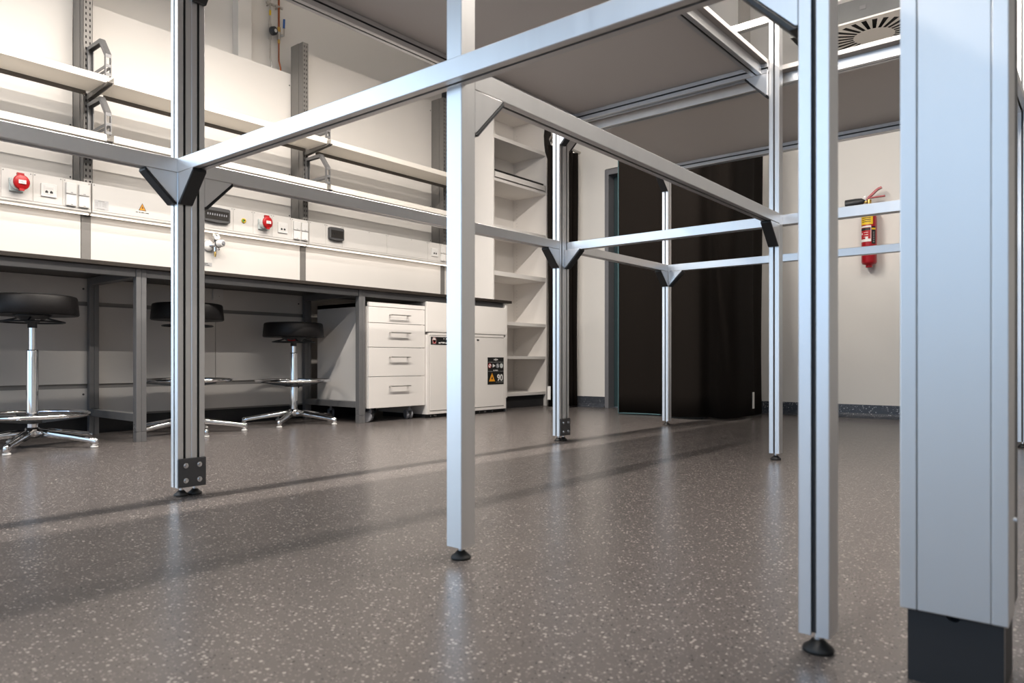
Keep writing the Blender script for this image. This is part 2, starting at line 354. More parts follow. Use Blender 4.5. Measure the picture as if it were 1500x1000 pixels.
# near frame: post of the left pair, front right post, out-of-frame left post
P1a = post(1.082, 2.2655, Z0, TOPZ, [('s', 0), ('w', 0)], near); foot(1.1045, 2.288, P1a)
P6 = post(1.110, 0.312, Z0, TOPZ, [('w', 0)], near); foot(1.1325, 0.3345, P6)
P0 = post(-0.90, 2.2655, Z0, TOPZ, [('s', 0)], near); foot(-0.8775, 2.288, P0)
beam((1.1045, 2.2655, ZM), (1.1325, 0.357, ZM), [('s', 0), ('n', 0)], near)
beam((-0.855, 0.8775, PM), (1.082, 0.8775, PM), [('s', 0)], near)  # unseen beam, added to cast a shadow band on the floor
P0b = post(-0.90, 0.312, Z0, TOPZ, [('s', 0)], near); foot(-0.8775, 0.3345, P0b)
beam((-0.8775, 2.2655, PM), (-0.8775, 0.357, PM), [('s', 0)], near)
beam((1.1020, 2.2655, PM), (1.1300, 0.357, PM), [('s', 0)], near)
beam((-0.855, 2.288, ZM), (1.082, 2.288, ZM), [('s', 0), ('n', 0)], near)
# the left beam covers the flank of the post, the front beam its face
bracket((1.082, 2.288, ZL), (-1, 0, 0), (0, 1, 0), near)
bracket((1.1045, 2.2655, ZL), (0, -1, 0), (1, 0, 0), near)
bracket((1.1320, 0.357, ZL), (0, 1, 0), (1, 0, 0), near)
# middle frame
P1b = post(1.1275, 2.2655, Z0, TOPZ, [('s', 0), ('r', 0)], mid); foot(1.150, 2.288, P1b)
P2 = post(1.130, 1.0695, Z0, TOPZ, [], mid); foot(1.1525, 1.092, P2)
P3a = post(3.153, 2.259, Z0, TOPZ, [('s', 0), ('w', 0)], mid); foot(3.1755, 2.2815, P3a)
P5 = post(3.175, 1.100, Z0, TOPZ, [('w', 0)], mid); foot(3.1975, 1.1225, P5)
beam((1.1725, 2.288, ZM), (3.153, 2.2815, ZM), [('s', 0), ('n', 0)], mid)
beam((1.175, 1.092, ZM), (3.175, 1.1225, ZM), [('s', 0), ('n', 0)], mid)
bracket((1.1725, 2.288, ZL), (1, 0, 0), (0, 1, 0), mid)
bracket((3.153, 2.2815, ZL), (-1, 0, 0), (0, 1, 0), mid)
bracket((1.175, 1.092, ZL), (1, 0, 0), (0, 1, 0), mid)
bracket((3.175, 1.1225, ZL), (-1, 0, 0), (0, 1, 0), mid)
# bearers of the big board
beam((3.1775, 2.259, PM), (3.1775, 1.1455, PM), [('w', 0), ('s', 0)], mid)
beam((1.150, 2.2655, PM), (1.150, 1.1150, PM), [('r', 0), ('s', 0)], mid)
beam((1.1730, 1.1925, PM), (3.1545, 1.1925, PM), [('s', 0)], mid)
beam((1.1730, 2.1825, PM), (3.1545, 2.1825, PM), [('s', 0), ('w', 0)], mid)
bracket((1.150, 2.2655, PB), (0, -1, 0), (1, 0, 0), mid)
bracket((3.1755, 2.259, PB), (0, -1, 0), (1, 0, 0), mid)
bracket((3.1775, 1.1455, PB), (0, 1, 0), (1, 0, 0), mid)
# far frame
P3b = post(3.198, 2.259, Z0, TOPZ, [('s', 0), ('r', 0)], far); foot(3.2205, 2.2815, P3b)
P4 = post(4.416, 2.267, Z0, TOPZ, [('w', 0), ('s', 0)], far); foot(4.4385, 2.2895, P4)
P7 = post(3.222, 0.310, Z0, TOPZ, [('w', 0)], far); foot(3.2445, 0.3325, P7)
P8 = post(4.416, 0.310, Z0, TOPZ, [('w', 0)], far); foot(4.4385, 0.3325, P8)
beam((3.2435, 2.2590, ZM), (3.2435, 0.355, ZM), [('s', 0), ('n', 0)], far)
beam((3.2430, 2.2815, ZM), (4.416, 2.2895, ZM), [('s', 0), ('n', 0)], far)
beam((4.4385, 2.267, ZM), (4.4385, 0.355, ZM), [('s', 0), ('n', 0)], far)
bracket((3.2210, 2.259, ZL), (0, -1, 0), (1, 0, 0), far)
bracket((4.416, 2.2895, ZL), (-1, 0, 0), (0, 1, 0), far)
bracket((4.4385, 2.267, ZL), (0, -1, 0), (1, 0, 0), far)
PF = PM - 0.02
beam((3.2925, 2.259, PF), (3.2925, 0.355, PF), [('s', 0)], far)
beam((4.3350, 2.259, PF), (4.3350, 0.355, PF), [('w', 0), ('s', 0)], far)
beam((3.2430, 2.2815, PF), (4.416, 2.2895, PF), [('s', 0), ('n', 0)], far)
beam((3.2670, 0.3325, PF), (4.416, 0.3325, PF), [('s', 0), ('n', 0)], far)
beam((4.4385, 2.267, 2.528), (4.4385, 0.355, 2.528), [('n', 0)], far)
bracket((3.2430, 2.2815, PB - 0.02), (1, 0, 0), (0, 1, 0), far)
bracket((4.416, 2.2895, PB - 0.02), (-1, 0, 0), (0, 1, 0), far)
# plates that bolt the paired posts together
def base_plate(x0, y, parent):
    p = B_(x0, x0 + 0.092, y - 0.009, y - 0.0003, 0.030, 0.122).build('base_plate', 'iron', parent, bevel=0.002)
    for dx in (0.024, 0.069):
        for dz in (0.022, 0.070):
            MB().cyl((x0 + dx, y - 0.009, 0.03 + dz), (x0 + dx, y - 0.0105, 0.03 + dz), 0.0085, n=16).cyl((x0 + dx, y - 0.0103, 0.03 + dz), (x0 + dx, y - 0.016, 0.03 + dz), 0.0062, 0.005, n=12).build('bolt', 'zinc', p)
base_plate(1.081, 2.2655, mid); base_plate(3.152, 2.259, mid)
tag(B_(1.135, 3.215, 1.147, 2.252, PT, PT + 0.02).build('platform_board', 'board', bevel=0.0015), 'large pale board laid on the middle frame, its underside filling the upper picture', 'board', 'raised boards on the frames')
tag(B_(-0.89, 1.120, 1.135, 2.252, PT, PT + 0.02).build('platform_board', 'board', bevel=0.0015), 'pale board laid on the near frame, left of the large one', 'board', 'raised boards on the frames')
tag(B_(3.226, 4.408, 0.36, 2.25, PT - 0.02, PT).build('platform_board', 'board', bevel=0.0015), 'pale board laid on the far frame, seen under the round air outlet', 'board', 'raised boards on the frames')

# ------------------------------------------------------------------ service column on the right
col = thing('service_column', 'tall pale aluminium service column on a dark plinth at the right edge', 'column', (1.14, 0.157, 0))
ca, cb0, cb1 = 1.10, 0.0965, 0.2185
MB().box(ca, ca + 0.075, cb1 - 0.0199, cb1, 0.10, 2.9).build('edge_profile', 'colmn', col, bevel=0.0012)
MB().box(ca, ca + 0.075, cb0, cb0 + 0.0181, 0.10, 2.9).build('edge_profile', 'colmn', col, bevel=0.0012)
B_(ca + 0.0012, ca + 0.010, cb0 + 0.0187, cb1 - 0.0207, 0.10, 2.9).build('front_panel', 'colmn', col, bevel=0.001)
B_(ca + 0.011, ca + 0.074, cb0 + 0.018, cb1 - 0.02, 0.102, 2.9).build('core', 'colmn', col)
B_(ca + 0.0755, ca + 0.15, cb0 + 0.003, cb1, 0.101, 2.9).build('rear_channel', 'iron', col)
MB().cyl((ca + 0.066, cb0 + 0.001, 0.225), (ca + 0.066, cb0 - 0.003, 0.225), 0.0035, n=12).build('screw', 'zinc', col)
# plinth with the half-round finger hole
def plinth_front():
    y0, y1 = cb0 + 0.006, cb1 - 0.007; yc = 0.1575; r = 0.009
    pts = [(y0, 0.0), (y0, 0.099), (yc - r, 0.099)] + [(yc - r * math.cos(t), 0.099 - r * math.sin(t)) for t in [PI * k / 10 for k in range(1, 10)]] + [(yc + r, 0.099), (y1, 0.099), (y1, 0.0)]
    m = MB(); n = len(pts)
    m.add([(ca + 0.012, a, b) for a, b in pts] + [(ca + 0.018, a, b) for a, b in pts], [tuple(range(n)), tuple(range(2 * n - 1, n - 1, -1))] + [(i, n + i, n + (i + 1) % n, (i + 1) % n) for i in range(n)])
    return m
plinth_front().build('plinth_front', 'plinth', col)
MB().box(ca + 0.03, ca + 0.14, cb0 + 0.008, cb1 - 0.009, 0.0, 0.0995).build('plinth_core', 'plinth', col)
B_(ca + 0.018, ca + 0.03, cb0 + 0.0065, cb0 + 0.0085, 0.0, 0.099).build('plinth_lit_side', 'steel', col)  # lit flank of the plinth, its light put into a paler strip

# ------------------------------------------------------------------ lab bench along the wall
bench = thing('lab_bench', 'long grey steel lab bench frame with white back panels along the wall', 'bench', (1.7, 4.3, 0))
def bench_leg(a):
    for dx in (0.0, 0.0272):
        l = B_(a + dx, a + dx + 0.0262, 3.965, 4.005, 0.055, 0.925).build('leg', 'greysteel', bench, bevel=0.0015)
        B_(a + dx, a + dx + 0.0262, 3.965, 4.005, 0.0, 0.0535).build('leg_shoe', 'greysteel', l, bevel=0.001)
        B_(a + dx, a + dx + 0.0262, 4.60, 4.635, 0.0, 0.925).build('rear_leg', 'greysteel', bench, bevel=0.0015)
        B_(a + dx, a + dx + 0.0262, 4.006, 4.599, 0.108, 0.150).build('cross_rail', 'greysteel', bench, bevel=0.0015)
        B_(a + dx, a + dx + 0.0262, 4.006, 4.599, 0.883, 0.924).build('cross_rail', 'greysteel', bench, bevel=0.0015)
    m = MB()
    for z in (0.075, 0.092): m.cyl((a - 0.0002, 3.985, z), (a - 0.003, 3.985, z), 0.004, n=10)
    m.build('leg_bolts', 'zinc', bench)
LEGS = [0.17, 1.672, 3.163]
for a in LEGS: bench_leg(a)
for a0, a1 in ((0.226, 1.671), (1.727, 3.162), (3.218, 4.712)):
    B_(a0, a1, 3.970, 4.0, 0.882, 0.9245).build('front_rail', 'greysteel', bench, bevel=0.0015)
for a0, a1 in ((0.20, 1.685), (1.693, 2.478), (2.482, 3.195)):
    for z0, z1 in ((0.297, 0.760),):
        B_(a0, a1, 4.645, 4.66, z0, z1).build('back_panel', 'white', bench)
for a0, a1 in ((0.20, 1.685), (1.693, 3.195)):
    B_(a0, a1, 4.645, 4.66, 0.785, 0.922).build('back_panel', 'white', bench)
    B_(a0, a1, 4.645, 4.66, 0.113, 0.270).build('back_panel', 'white', bench)
B_(0.20, 3.2, 4.662, 4.672, 0.1, 0.922).build('recess_strip', 'gap', bench)
B_(0.0, 3.75, 4.70, 4.72, 0.0, 0.11).build('plinth_board', 'plinth', bench)
sc = MB()
for x in (1.655, 1.735, 3.135):
    for z in (0.86, 0.235): sc.cyl((x, 4.6448, z), (x, 4.643, z), 0.006, n=10)
sc.build('screws', 'iron', bench)
ep = B_(4.715, 4.740, 3.945, 4.60, 0.118, 0.924).build('end_panel', 'cab', bench, bevel=0.001)
B_(4.7165, 4.7385, 3.95, 4.59, 0.0, 0.117).build('end_panel_foot', 'greysteel', ep, bevel=0.001)
tag(B_(0.0, 4.786, 3.93, 4.672, 0.925, 0.947).build('worktop', 'top', bevel=0.002), 'long dark brown worktop lying on the grey lab bench', 'worktop')

# ------------------------------------------------------------------ wall rack: perforated posts, panels, brackets
rack = thing('wall_rack', 'grey perforated wall rack with white back panels above the bench', 'rack', (2.4, 4.75, 0.95))
PX = [(0.155, 0.205), (1.657, 1.708), (3.176, 3.224), (4.674, 4.724)]
def rack_post(x0, x1, ztop):
    m = MB(); zb = 0.948; f = 4.65
    m.box(x0, x0 + 0.002, f, 4.80, 1.3, ztop).box(x1 - 0.002, x1, f, 4.80, 1.3, ztop)         # flanks
    m.box(x0 - 0.004, x0 - 0.001, 4.70, 4.80, 1.3, ztop); m.box(x0 + 0.002, x1 - 0.002, f + 0.001, 4.76, ztop - 0.002, ztop)
    p = m.build('post', 'rack', rack)
    fr = MB(); xs = [x0, x0 + 0.011, x0 + 0.018, x1 - 0.018, x1 - 0.011, x1]
    z0, z1 = 1.30, ztop
    def q(a, b, c, d): fr.add([(a, f, c), (b, f, c), (b, f, d), (a, f, d)], [(0, 1, 2, 3)])
    for i in (0, 2, 4): q(xs[i], xs[i + 1], z0, z1)
    for i in (1, 3):
        z = z0
        while z < z1 - 0.04:
            q(xs[i], xs[i + 1], z, z + 0.0185); z += 0.0345
        q(xs[i], xs[i + 1], z, z1)
    fr.build('perforated_face', 'rack', p)
    B_(x0 + 0.003, x1 - 0.003, f + 0.010, f + 0.016, 1.3, ztop - 0.004).build('slot_backing', 'hole', p)
    B_(x0, x1, 4.682, 4.70, zb, 1.3).build('lower_strip', 'rack', p)
    return p
for (x0, x1), zt in zip(PX, (2.84, 2.84, 2.84, 2.84)): rack_post(x0, x1, zt)
BAYS = [(0.206, 1.650, 3.2), (1.710, 3.170, 2.632), (3.226, 4.668, 2.838)]
for i, (a0, a1, zt) in enumerate(BAYS):
    B_(a0, a1, 4.800, 4.815, 1.32, zt).build('back_panel', 'white', rack)
    if i < 3: B_(a0 + 0.0, a1 + 0.004, 4.684, 4.70, 0.9475, 1.33).build('backsplash', 'white', rack)
B_(4.726, 4.786, 4.684, 4.70, 0.9475, 1.33).build('backsplash', 'white', rack)
m = MB()
for (a0, a1, zt) in BAYS[:3]:
    for z in (1.545, 1.86, min(zt, 2.9) - 0.09):
        m.cyl((a1 - 0.012, 4.7998, z), (a1 - 0.012, 4.7975, z), 0.005, n=10)
        m.cyl((a0 + 0.012, 4.7998, z), (a0 + 0.012, 4.7975, z), 0.005, n=10)
m.build('screws', 'iron', rack)
ZU, ZLW = 2.062, 1.728
def shelf_bracket(xc, zs):
    """hexagonal bookend bracket: two plates with a web, plus the arm under the shelf (zs = shelf top)"""
    y1, y0 = 4.648, 4.372
    zb, zp, zf = zs + 0.001, zs + 0.235, zs + 0.125
    out = [(y1, zb), (y1, zp), (4.46, zp), (y0, zf), (y0, zb)]
    t = 0.021
    inn = [(y1 - t, zb), (y1 - t, zp - t), (4.46 + 0.009, zp - t), (y0 + t, zf - 0.008), (y0 + t, zb)]
    m = MB(); pl = []
    for x in (xc - 0.016, xc + 0.012):
        n = 5; vs = []
        for xx in (x, x + 0.004): vs += [(xx, a, b) for a, b in out] + [(xx, a, b) for a, b in inn]
        fs = []
        for i in range(4):
            fs += [(i, i + 1, n + i + 1, n + i), (10 + i, 10 + n + i, 10 + n + i + 1, 10 + i + 1), (i, 10 + i, 10 + i + 1, i + 1), (n + i, n + i + 1, 10 + n + i + 1, 10 + n + i)]
        fs += [(0, n, 10 + n, 10), (4, 14, 19, 9)]
        m.add(vs, fs)
        m.box(x, x + 0.004, y0 + t, y1 - t, zs + 0.045, zs + 0.062)
    # web: outer strip broken by two slots at the front
    def web(p, q):
        p = Vector((xc, *p)); q = Vector((xc, *q)); d = (q - p)
        nrm = Vector((1, 0, 0)).cross(d).normalized() * 0.0015
        m.add([p + Vector((sx * 0.012, 0, 0)) + nrm * s for s in (-1, 1) for sx in (-1, 1)] + [q + Vector((sx * 0.012, 0, 0)) + nrm * s for s in (-1, 1) for sx in (-1, 1)],
              [(0, 1, 5, 4), (2, 6, 7, 3), (0, 2, 3, 1), (4, 5, 7, 6), (0, 4, 6, 2), (1, 3, 7, 5)])
    web(out[0], out[1]); web(out[1], out[2]); web(out[2], out[3])
    yy = y0 + 0.0015
    web((yy, zf), (yy, zf - 0.02)); web((yy, zf - 0.058), (yy, zf - 0.075)); web((yy, zf - 0.108), (yy, zb))
    b = m.build('bookend_bracket', 'greysteel', rack)
    a = MB(); zu = zs - 0.041
    a.prism([(0, 0), (0, -0.034), (0.285, -0.012), (0.305, -0.004), (0.305, 0)], (xc - 0.012, 4.65, zu), (xc - 0.016, 4.65, zu), (0, -1, 0))
    a.prism([(0, 0), (0, -0.034), (0.285, -0.012), (0.305, -0.004), (0.305, 0)], (xc + 0.016, 4.65, zu), (xc + 0.012, 4.65, zu), (0, -1, 0))
    a.box(xc - 0.013, xc + 0.013, 4.346, 4.65, zu - 0.003, zu - 0.0005)
    a.build('shelf_arm', 'rack', b)
for x0, x1 in PX:
    for zs in (ZU, ZLW): shelf_bracket((x0 + x1) / 2 + 0.008, zs)
# shelf boards
for nm, zs in (('upper', ZU), ('lower', ZLW)):
    for (a0, a1), wh in (((0.21, 1.683), 'left'), ((1.722, 3.196), 'middle'), ((3.232, 4.686), 'right')):
        o = B_(a0, a1, 4.375, 4.600, zs - 0.040, zs).build('shelf_board', 'shelf', bevel=0.0015)
        tag(o, '%s shelf board of the %s bay of the wall rack, long white and empty' % (nm, wh), 'shelf', 'white shelves on the wall rack')
        B_(a0 + 0.03, a1 - 0.03, 4.601, 4.612, zs - 0.062, zs - 0.012).build('rear_rail', 'railm', o)
# pressure regulator and its label on the backsplash
reg = thing('pressure_regulator', 'white gas pressure regulator with round gauge on the white backsplash', 'regulator', (2.48, 4.68, 1.2))
MB().lathe([(0, 0), (0.036, 0), (0.036, 0.012), (0.031, 0.026), (0, 0.028)], (2.447, 4.6835, 1.215), 28, (0, -1, 0)).build('wall_rosette', 'plate', reg)
MB().torus((2.447, 4.680, 1.215), 0.036, 0.003, axis=(0, -1, 0)).build('rosette_ring', 'castor', reg)
MB().cyl((2.47, 4.657, 1.22), (2.47, 4.62, 1.22), 0.013).cyl((2.447, 4.66, 1.215), (2.475, 4.64, 1.22), 0.010).build('valve_body', 'chrome', reg)
kb = MB().lathe([(0, 0), (0.027, 0), (0.026, 0.012), (0.023, 0.044), (0.019, 0.047), (0, 0.047)], (2.490, 4.628, 1.229), 28, (0.25, -1, 0.02)).build('knob', 'plate', reg)
MB().torus((2.491, 4.625, 1.229), 0.0265, 0.003, axis=(0.25, -1, 0.02)).build('knob_collar', 'black', kb)
MB().lathe([(0, 0), (0.0145, 0), (0.014, 0.004), (0.010, 0.005), (0, 0.0045)], (2.5018, 4.5808, 1.230), 24, (0.25, -1, 0.02)).build('knob_cap', 'castor', kb)
ga = MB().lathe([(0, 0), (0.025, 0), (0.026, 0.003), (0.026, 0.018), (0.0225, 0.020), (0.022, 0.017), (0, 0.017)], (2.480, 4.645, 1.277), 28, (0, -1, 0)).build('gauge', 'steel', reg)
MB().lathe([(0.0, 0), (0.0215, 0)], (2.480, 4.6272, 1.277), 28, (0, -1, 0)).build('gauge_dial', 'paper', ga)
MB().tube([(2.470, 4.6265, 1.289), (2.483, 4.6265, 1.281)], 0.0022, 6).build('gauge_needle', 'ink', ga)
MB().cyl((2.475, 4.64, 1.262), (2.475, 4.64, 1.24), 0.008).build('gauge_stem', 'black', reg)
MB().cyl((2.475, 4.64, 1.205), (2.475, 4.64, 1.176), 0.011).cyl((2.480, 4.645, 1.198), (2.492, 4.62, 1.190), 0.007).build('outlet', 'chrome', reg)
MB().lathe([(0.006, 0.0), (0.008, -0.002), (0.006, -0.006), (0.0085, -0.010), (0.006, -0.014), (0.0085, -0.019), (0.005, -0.026), (0.005, -0.034)], (2.475, 4.64, 1.174), 20).build('hose_barb', 'brass', reg)
lb = tag(B_(2.410, 2.474, 4.6825, 4.6838, 1.076, 1.102).build('label_sign', 'silver'), 'small silver label on the backsplash below the regulator', 'label')
MB().box(2.418, 2.445, 4.6815, 4.6824, 1.0925, 1.096).box(2.413, 2.456, 4.6815, 4.6824, 1.082, 1.0855).build('print', 'ink', lb)

# ------------------------------------------------------------------ socket trunking
def trunk(a0, a1, label, cells):
    t = thing('socket_trunking', label, 'trunking', ((a0 + a1) / 2, 4.65, 1.3), 'socket trunking runs under the shelves')
    FY = 4.612
    # body: box with the slanted lower lip
    MB().prism([(0, 0.006), (0.030, 0), (0.07, 0.0), (0.07, 0.182), (0, 0.182)], (a0, FY + 0.003, 1.306), (a1, FY + 0.003, 1.306), (0, 1, 0)).build('body', 'tray', t)
    B_(a0 + 0.004, a1 - 0.004, 4.633, 4.650, 1.3005, 1.3055).build('led_strip', 'led', t)
    B_(a0, a1, FY - 0.0005, FY + 0.004, 1.3145, 1.3265).build('lower_lip', 'tray', t)
    for (c0, c1, kind) in cells:
        p = B_(c0 + 0.0015, c1 - 0.0015, FY - 0.001, FY + 0.0035, 1.328, 1.4875).build('face_plate', 'tray', t, bevel=0.0008)
        m = MB()
        for x in (c0 + 0.010, c1 - 0.010) if kind != 'long' else (c0 + 0.010, (c0 + c1) / 2 + 0.04, c1 - 0.010): m.cyl((x, FY - 0.0008, 1.478), (x, FY - 0.003, 1.478), 0.0033, n=10)
        m.build('screws', 'greyink', p)
        xc = (c0 + c1) / 2
        if kind == 'red':
            s = MB().box(xc - 0.040, xc + 0.030, FY - 0.013, FY - 0.0012, 1.366, 1.440).build('socket_base', 'ivory', p, bevel=0.004)
            MB().cyl((xc - 0.003, FY - 0.012, 1.412), (xc + 0.004, FY - 0.046, 1.408), 0.036, 0.038, 24).build('socket_collar', 'plate', p)
            cm = MB().lathe([(0, 0), (0.041, 0), (0.042, 0.004), (0.041, 0.011), (0.036, 0.014), (0, 0.015)], (xc + 0.006, FY - 0.046, 1.414), 30, (0.15, -1, -0.08))
            cm.box(xc - 0.014, xc + 0.020, FY - 0.054, FY - 0.038, 1.440, 1.464)
            cm.box(xc - 0.006, xc + 0.018, FY - 0.062, FY - 0.050, 1.366, 1.378)
            lid = cm.build('socket_lid', 'red', p)
            B_(xc - 0.010, xc + 0.026, FY - 0.0652, FY - 0.0615, 1.404, 1.424).build('lid_label', 'paper', p)
            MB().box(xc - 0.004, xc + 0.012, FY - 0.0660, FY - 0.0653, 1.415, 1.4175).box(xc + 0.002, xc + 0.020, FY - 0.0660, FY - 0.0653, 1.408, 1.4105).build('print', 'greyink', p)
        if kind == 'net':
            f = MB().prism([(-0.040, -0.0375), (0.040, -0.0375), (0.040, 0.0375), (-0.040, 0.0375)], (xc + 0.003, FY - 0.0012, 1.402), (xc + 0.003, FY - 0.010, 1.402), (1, 0, 0)).build('network_socket', 'plate', p, bevel=0.003)
            B_(xc - 0.024, xc + 0.029, FY - 0.0125, FY - 0.0102, 1.378, 1.427).build('socket_insert', 'plate', f, bevel=0.0015)
            B_(xc - 0.018, xc + 0.022, FY - 0.0140, FY - 0.0126, 1.411, 1.424).build('label_window', 'paper', f)
            mm = MB()
            for dx in (-0.010, 0.014): mm.box(xc + dx - 0.0075, xc + dx + 0.0075, FY - 0.0135, FY - 0.0126, 1.385, 1.3955).box(xc + dx - 0.0035, xc + dx + 0.0035, FY - 0.0135, FY - 0.0126, 1.3955, 1.3995)
            mm.build('ports', 'ink', f)
        if kind == 'power':
            for i, x in enumerate((xc - 0.034, xc + 0.034)):
                for z0, z1 in ((1.402, 1.466), (1.333, 1.397)):
                    s = B_(x - 0.027, x + 0.029, FY - 0.016, FY - 0.0012, z0, z1).build('power_socket', 'plate', p, bevel=0.004)
                    MB().box(x - 0.004, x + 0.008, FY - 0.0168, FY - 0.0161, z0 + 0.006, z0 + 0.0095).build('print', 'greyink', s)
                MB().box(x - 0.020, x + 0.026, FY - 0.0145, FY - 0.003, 1.3973, 1.4017).build('hinge_gap', 'gap', p)
        if kind in ('fuse', 'breaker'):
            x0, x1, z0, z1 = (xc - 0.105, xc + 0.088, 1.368, 1.463) if kind == 'fuse' else (xc - 0.060, xc + 0.078, 1.372, 1.467)
            fb = MB().prism([(x0, z0 + 0.008), (x0 + 0.008, z0), (xc, z0 - 0.006), (x1 - 0.008, z0), (x1, z0 + 0.008), (x1, z1 - 0.008), (x1 - 0.008, z1), (xc, z1 + 0.002), (x0 + 0.008, z1), (x0, z1 - 0.008)],
                            (0, FY - 0.0012, 0), (0, FY - 0.028, 0), (1, 0, 0))
            # the outline is given in x and z; prism's y axis is d x x = +z for d = -Y
            fb = fb.build('fuse_box', 'iron', p, bevel=0.003)
            B_(x0 + 0.012, x1 - 0.012, FY - 0.0305, FY - 0.0283, z0 + 0.014, z1 - 0.022).build('smoked_window', 'smoke', fb, bevel=0.001)
            n = 9 if kind == 'fuse' else 2
            for k in range(n):
                xx = x0 + 0.026 + k * (0.0165 if kind == 'fuse' else 0.017)
                MB().box(xx, xx + 0.007, FY - 0.0335, FY - 0.0306, 1.408, 1.422).build('breaker_switch', 'castor' if kind == 'fuse' else 'ink', fb)
        if kind == 'earth':
            e = MB().lathe([(0, 0), (0.017, 0), (0.016, 0.007), (0.008, 0.009), (0.007, 0.006), (0, 0.006)], (xc + 0.002, FY - 0.0012, 1.409), 24, (0, -1, 0)).build('earth_socket', 'yellow', p)
            MB().prism([(0.012 * math.cos(t), 0.012 * math.sin(t)) for t in [PI / 2 + PI * k / 10 for k in range(11)]], (xc, FY - 0.0082, 1.409), (xc, FY - 0.0105, 1.409), (1, 0, 0)).build('green_half', 'green', e)
            MB().cyl((xc + 0.006, FY - 0.008, 1.411), (xc + 0.006, FY - 0.0108, 1.411), 0.004, n=12).build('pin_hole', 'ink', e)
        if kind == 'warn':
            lbp = B_(1.704, 1.782, FY - 0.0018, FY - 0.0011, 1.336, 1.393).build('rating_label', 'silver', p)
            mm = MB().box(1.724, 1.760, FY - 0.0024, FY - 0.0019, 1.3845, 1.3885)
            for r, z in enumerate((1.377, 1.370, 1.363, 1.356)):
                mm.box(1.708, 1.724, FY - 0.0024, FY - 0.0019, z, z + 0.0018).box(1.732, 1.738, FY - 0.0024, FY - 0.0019, z, z + 0.0018).box(1.748, 1.770, FY - 0.0024, FY - 0.0019, z, z + 0.0018)
            mm.box(1.716, 1.760, FY - 0.0024, FY - 0.0019, 1.3405, 1.3435).build('print', 'greyink', lbp)
            tr = MB().prism([(-0.023, -0.020), (0.023, -0.020), (0, 0.026)], (1.981, FY - 0.0011, 1.390), (1.981, FY - 0.0018, 1.390), (1, 0, 0)).build('warning_triangle', 'ink', p)
            MB().prism([(-0.0185, -0.0175), (0.0185, -0.0175), (0, 0.0205)], (1.981, FY - 0.0018, 1.390), (1.981, FY - 0.0022, 1.390), (1, 0, 0)).build('triangle_field', 'orange', tr)
            MB().add([(1.981 + a, FY - 0.0027, 1.390 + b) for a, b in ((0.002, 0.010), (-0.005, -0.004), (0.0, -0.003), (-0.002, -0.014), (0.005, 0.001), (0.0, 0.0005))], [(0, 1, 2), (2, 3, 4), (4, 5, 2), (0, 2, 5)]).build('bolt_symbol', 'ink', tr)
            mm = MB()
            for x, l in ((1.942, 0.012), (1.959, 0.011), (1.974, 0.016), (1.994, 0.004), (2.002, 0.018)): mm.box(x, x + l, FY - 0.0018, FY - 0.0011, 1.3555, 1.3600)
            mm.build('print', 'ink', p)
    return t
trunk(0.21, 1.685, 'white socket trunking at left with a red socket and four power outlets', [(0.21, 0.60, 'blank'), (0.60, 0.92, 'blank'), (0.92, 1.231, 'blank'), (1.231, 1.383, 'red'), (1.383, 1.534, 'net'), (1.534, 1.684, 'power')])
trunk(1.692, 3.200, 'white socket trunking with yellow warning triangle, wide breaker box and red socket', [(1.692, 2.345, 'warn'), (2.345, 2.590, 'fuse'), (2.590, 2.741, 'earth'), (2.741, 2.893, 'red'), (2.893, 3.052, 'net'), (3.052, 3.200, 'power')])
trunk(3.207, 4.720, 'white socket trunking at right with one small dark breaker box', [(3.207, 3.357, 'blank'), (3.357, 3.512, 'breaker'), (3.512, 3.970, 'long'), (3.970, 4.443, 'long'), (4.443, 4.596, 'net'), (4.596, 4.720, 'power')])
ws = tag(B_(2.455, 2.530, 4.628, 4.6445, 0.845, 0.922).build('junction_box', 'plate', bevel=0.003), 'small white wall box under the worktop on the back panel', 'wall box')
MB().cyl((2.497, 4.628, 0.872), (2.497, 4.6262, 0.872), 0.003, n=8).build('screw', 'greyink', ws)
ct = tag(MB().box(4.692, 4.722, 4.652, 4.69, 2.8405, 2.955).build('cable_duct_stub', 'black', bevel=0.002), 'short black tube with a red top on the right rack post', 'tube')
B_(4.688, 4.726, 4.648, 4.694, 2.955, 2.967).build('red_cap', 'red', ct, label='red cap', bevel=0.002)

# ------------------------------------------------------------------ drawer unit on castors
du = thing('drawer_unit', 'white four-drawer unit on grey castors under the worktop', 'drawer cabinet', (3.5, 4.2, 0))
MB().box(3.236, 3.256, 3.968, 4.55, 0.100, 0.846).box(3.755, 3.775, 3.968, 4.55, 0.100, 0.846).box(3.256, 3.755, 3.968, 4.55, 0.100, 0.118).box(3.236, 3.775, 3.950, 4.55, 0.818, 0.846).box(3.256, 3.755, 4.53, 4.55, 0.118, 0.818).build('body', 'cab', du)
B_(3.258, 3.753, 3.97, 4.50, 0.12, 0.816).build('drawer_boxes', 'gap', du)
for z0, z1, hz in ((0.704, 0.814, 0.763), (0.532, 0.700, 0.636), (0.323, 0.528, 0.460), (0.100, 0.319, 0.251)):
    d = B_(3.2365, 3.7745, 3.950, 3.967, z0, z1).build('drawer', 'cab', du, bevel=0.001)
    h = MB()
    h.tube([(3.425, 3.949, hz), (3.425, 3.925, hz), (3.428, 3.9215, hz)], 0.004, 8).tube([(3.592, 3.9215, hz), (3.595, 3.925, hz), (3.595, 3.949, hz)], 0.004, 8)
    h.box(3.415, 3.605, 3.917, 3.925, hz - 0.003, hz + 0.003)
    h.build('handle', 'steel', d)
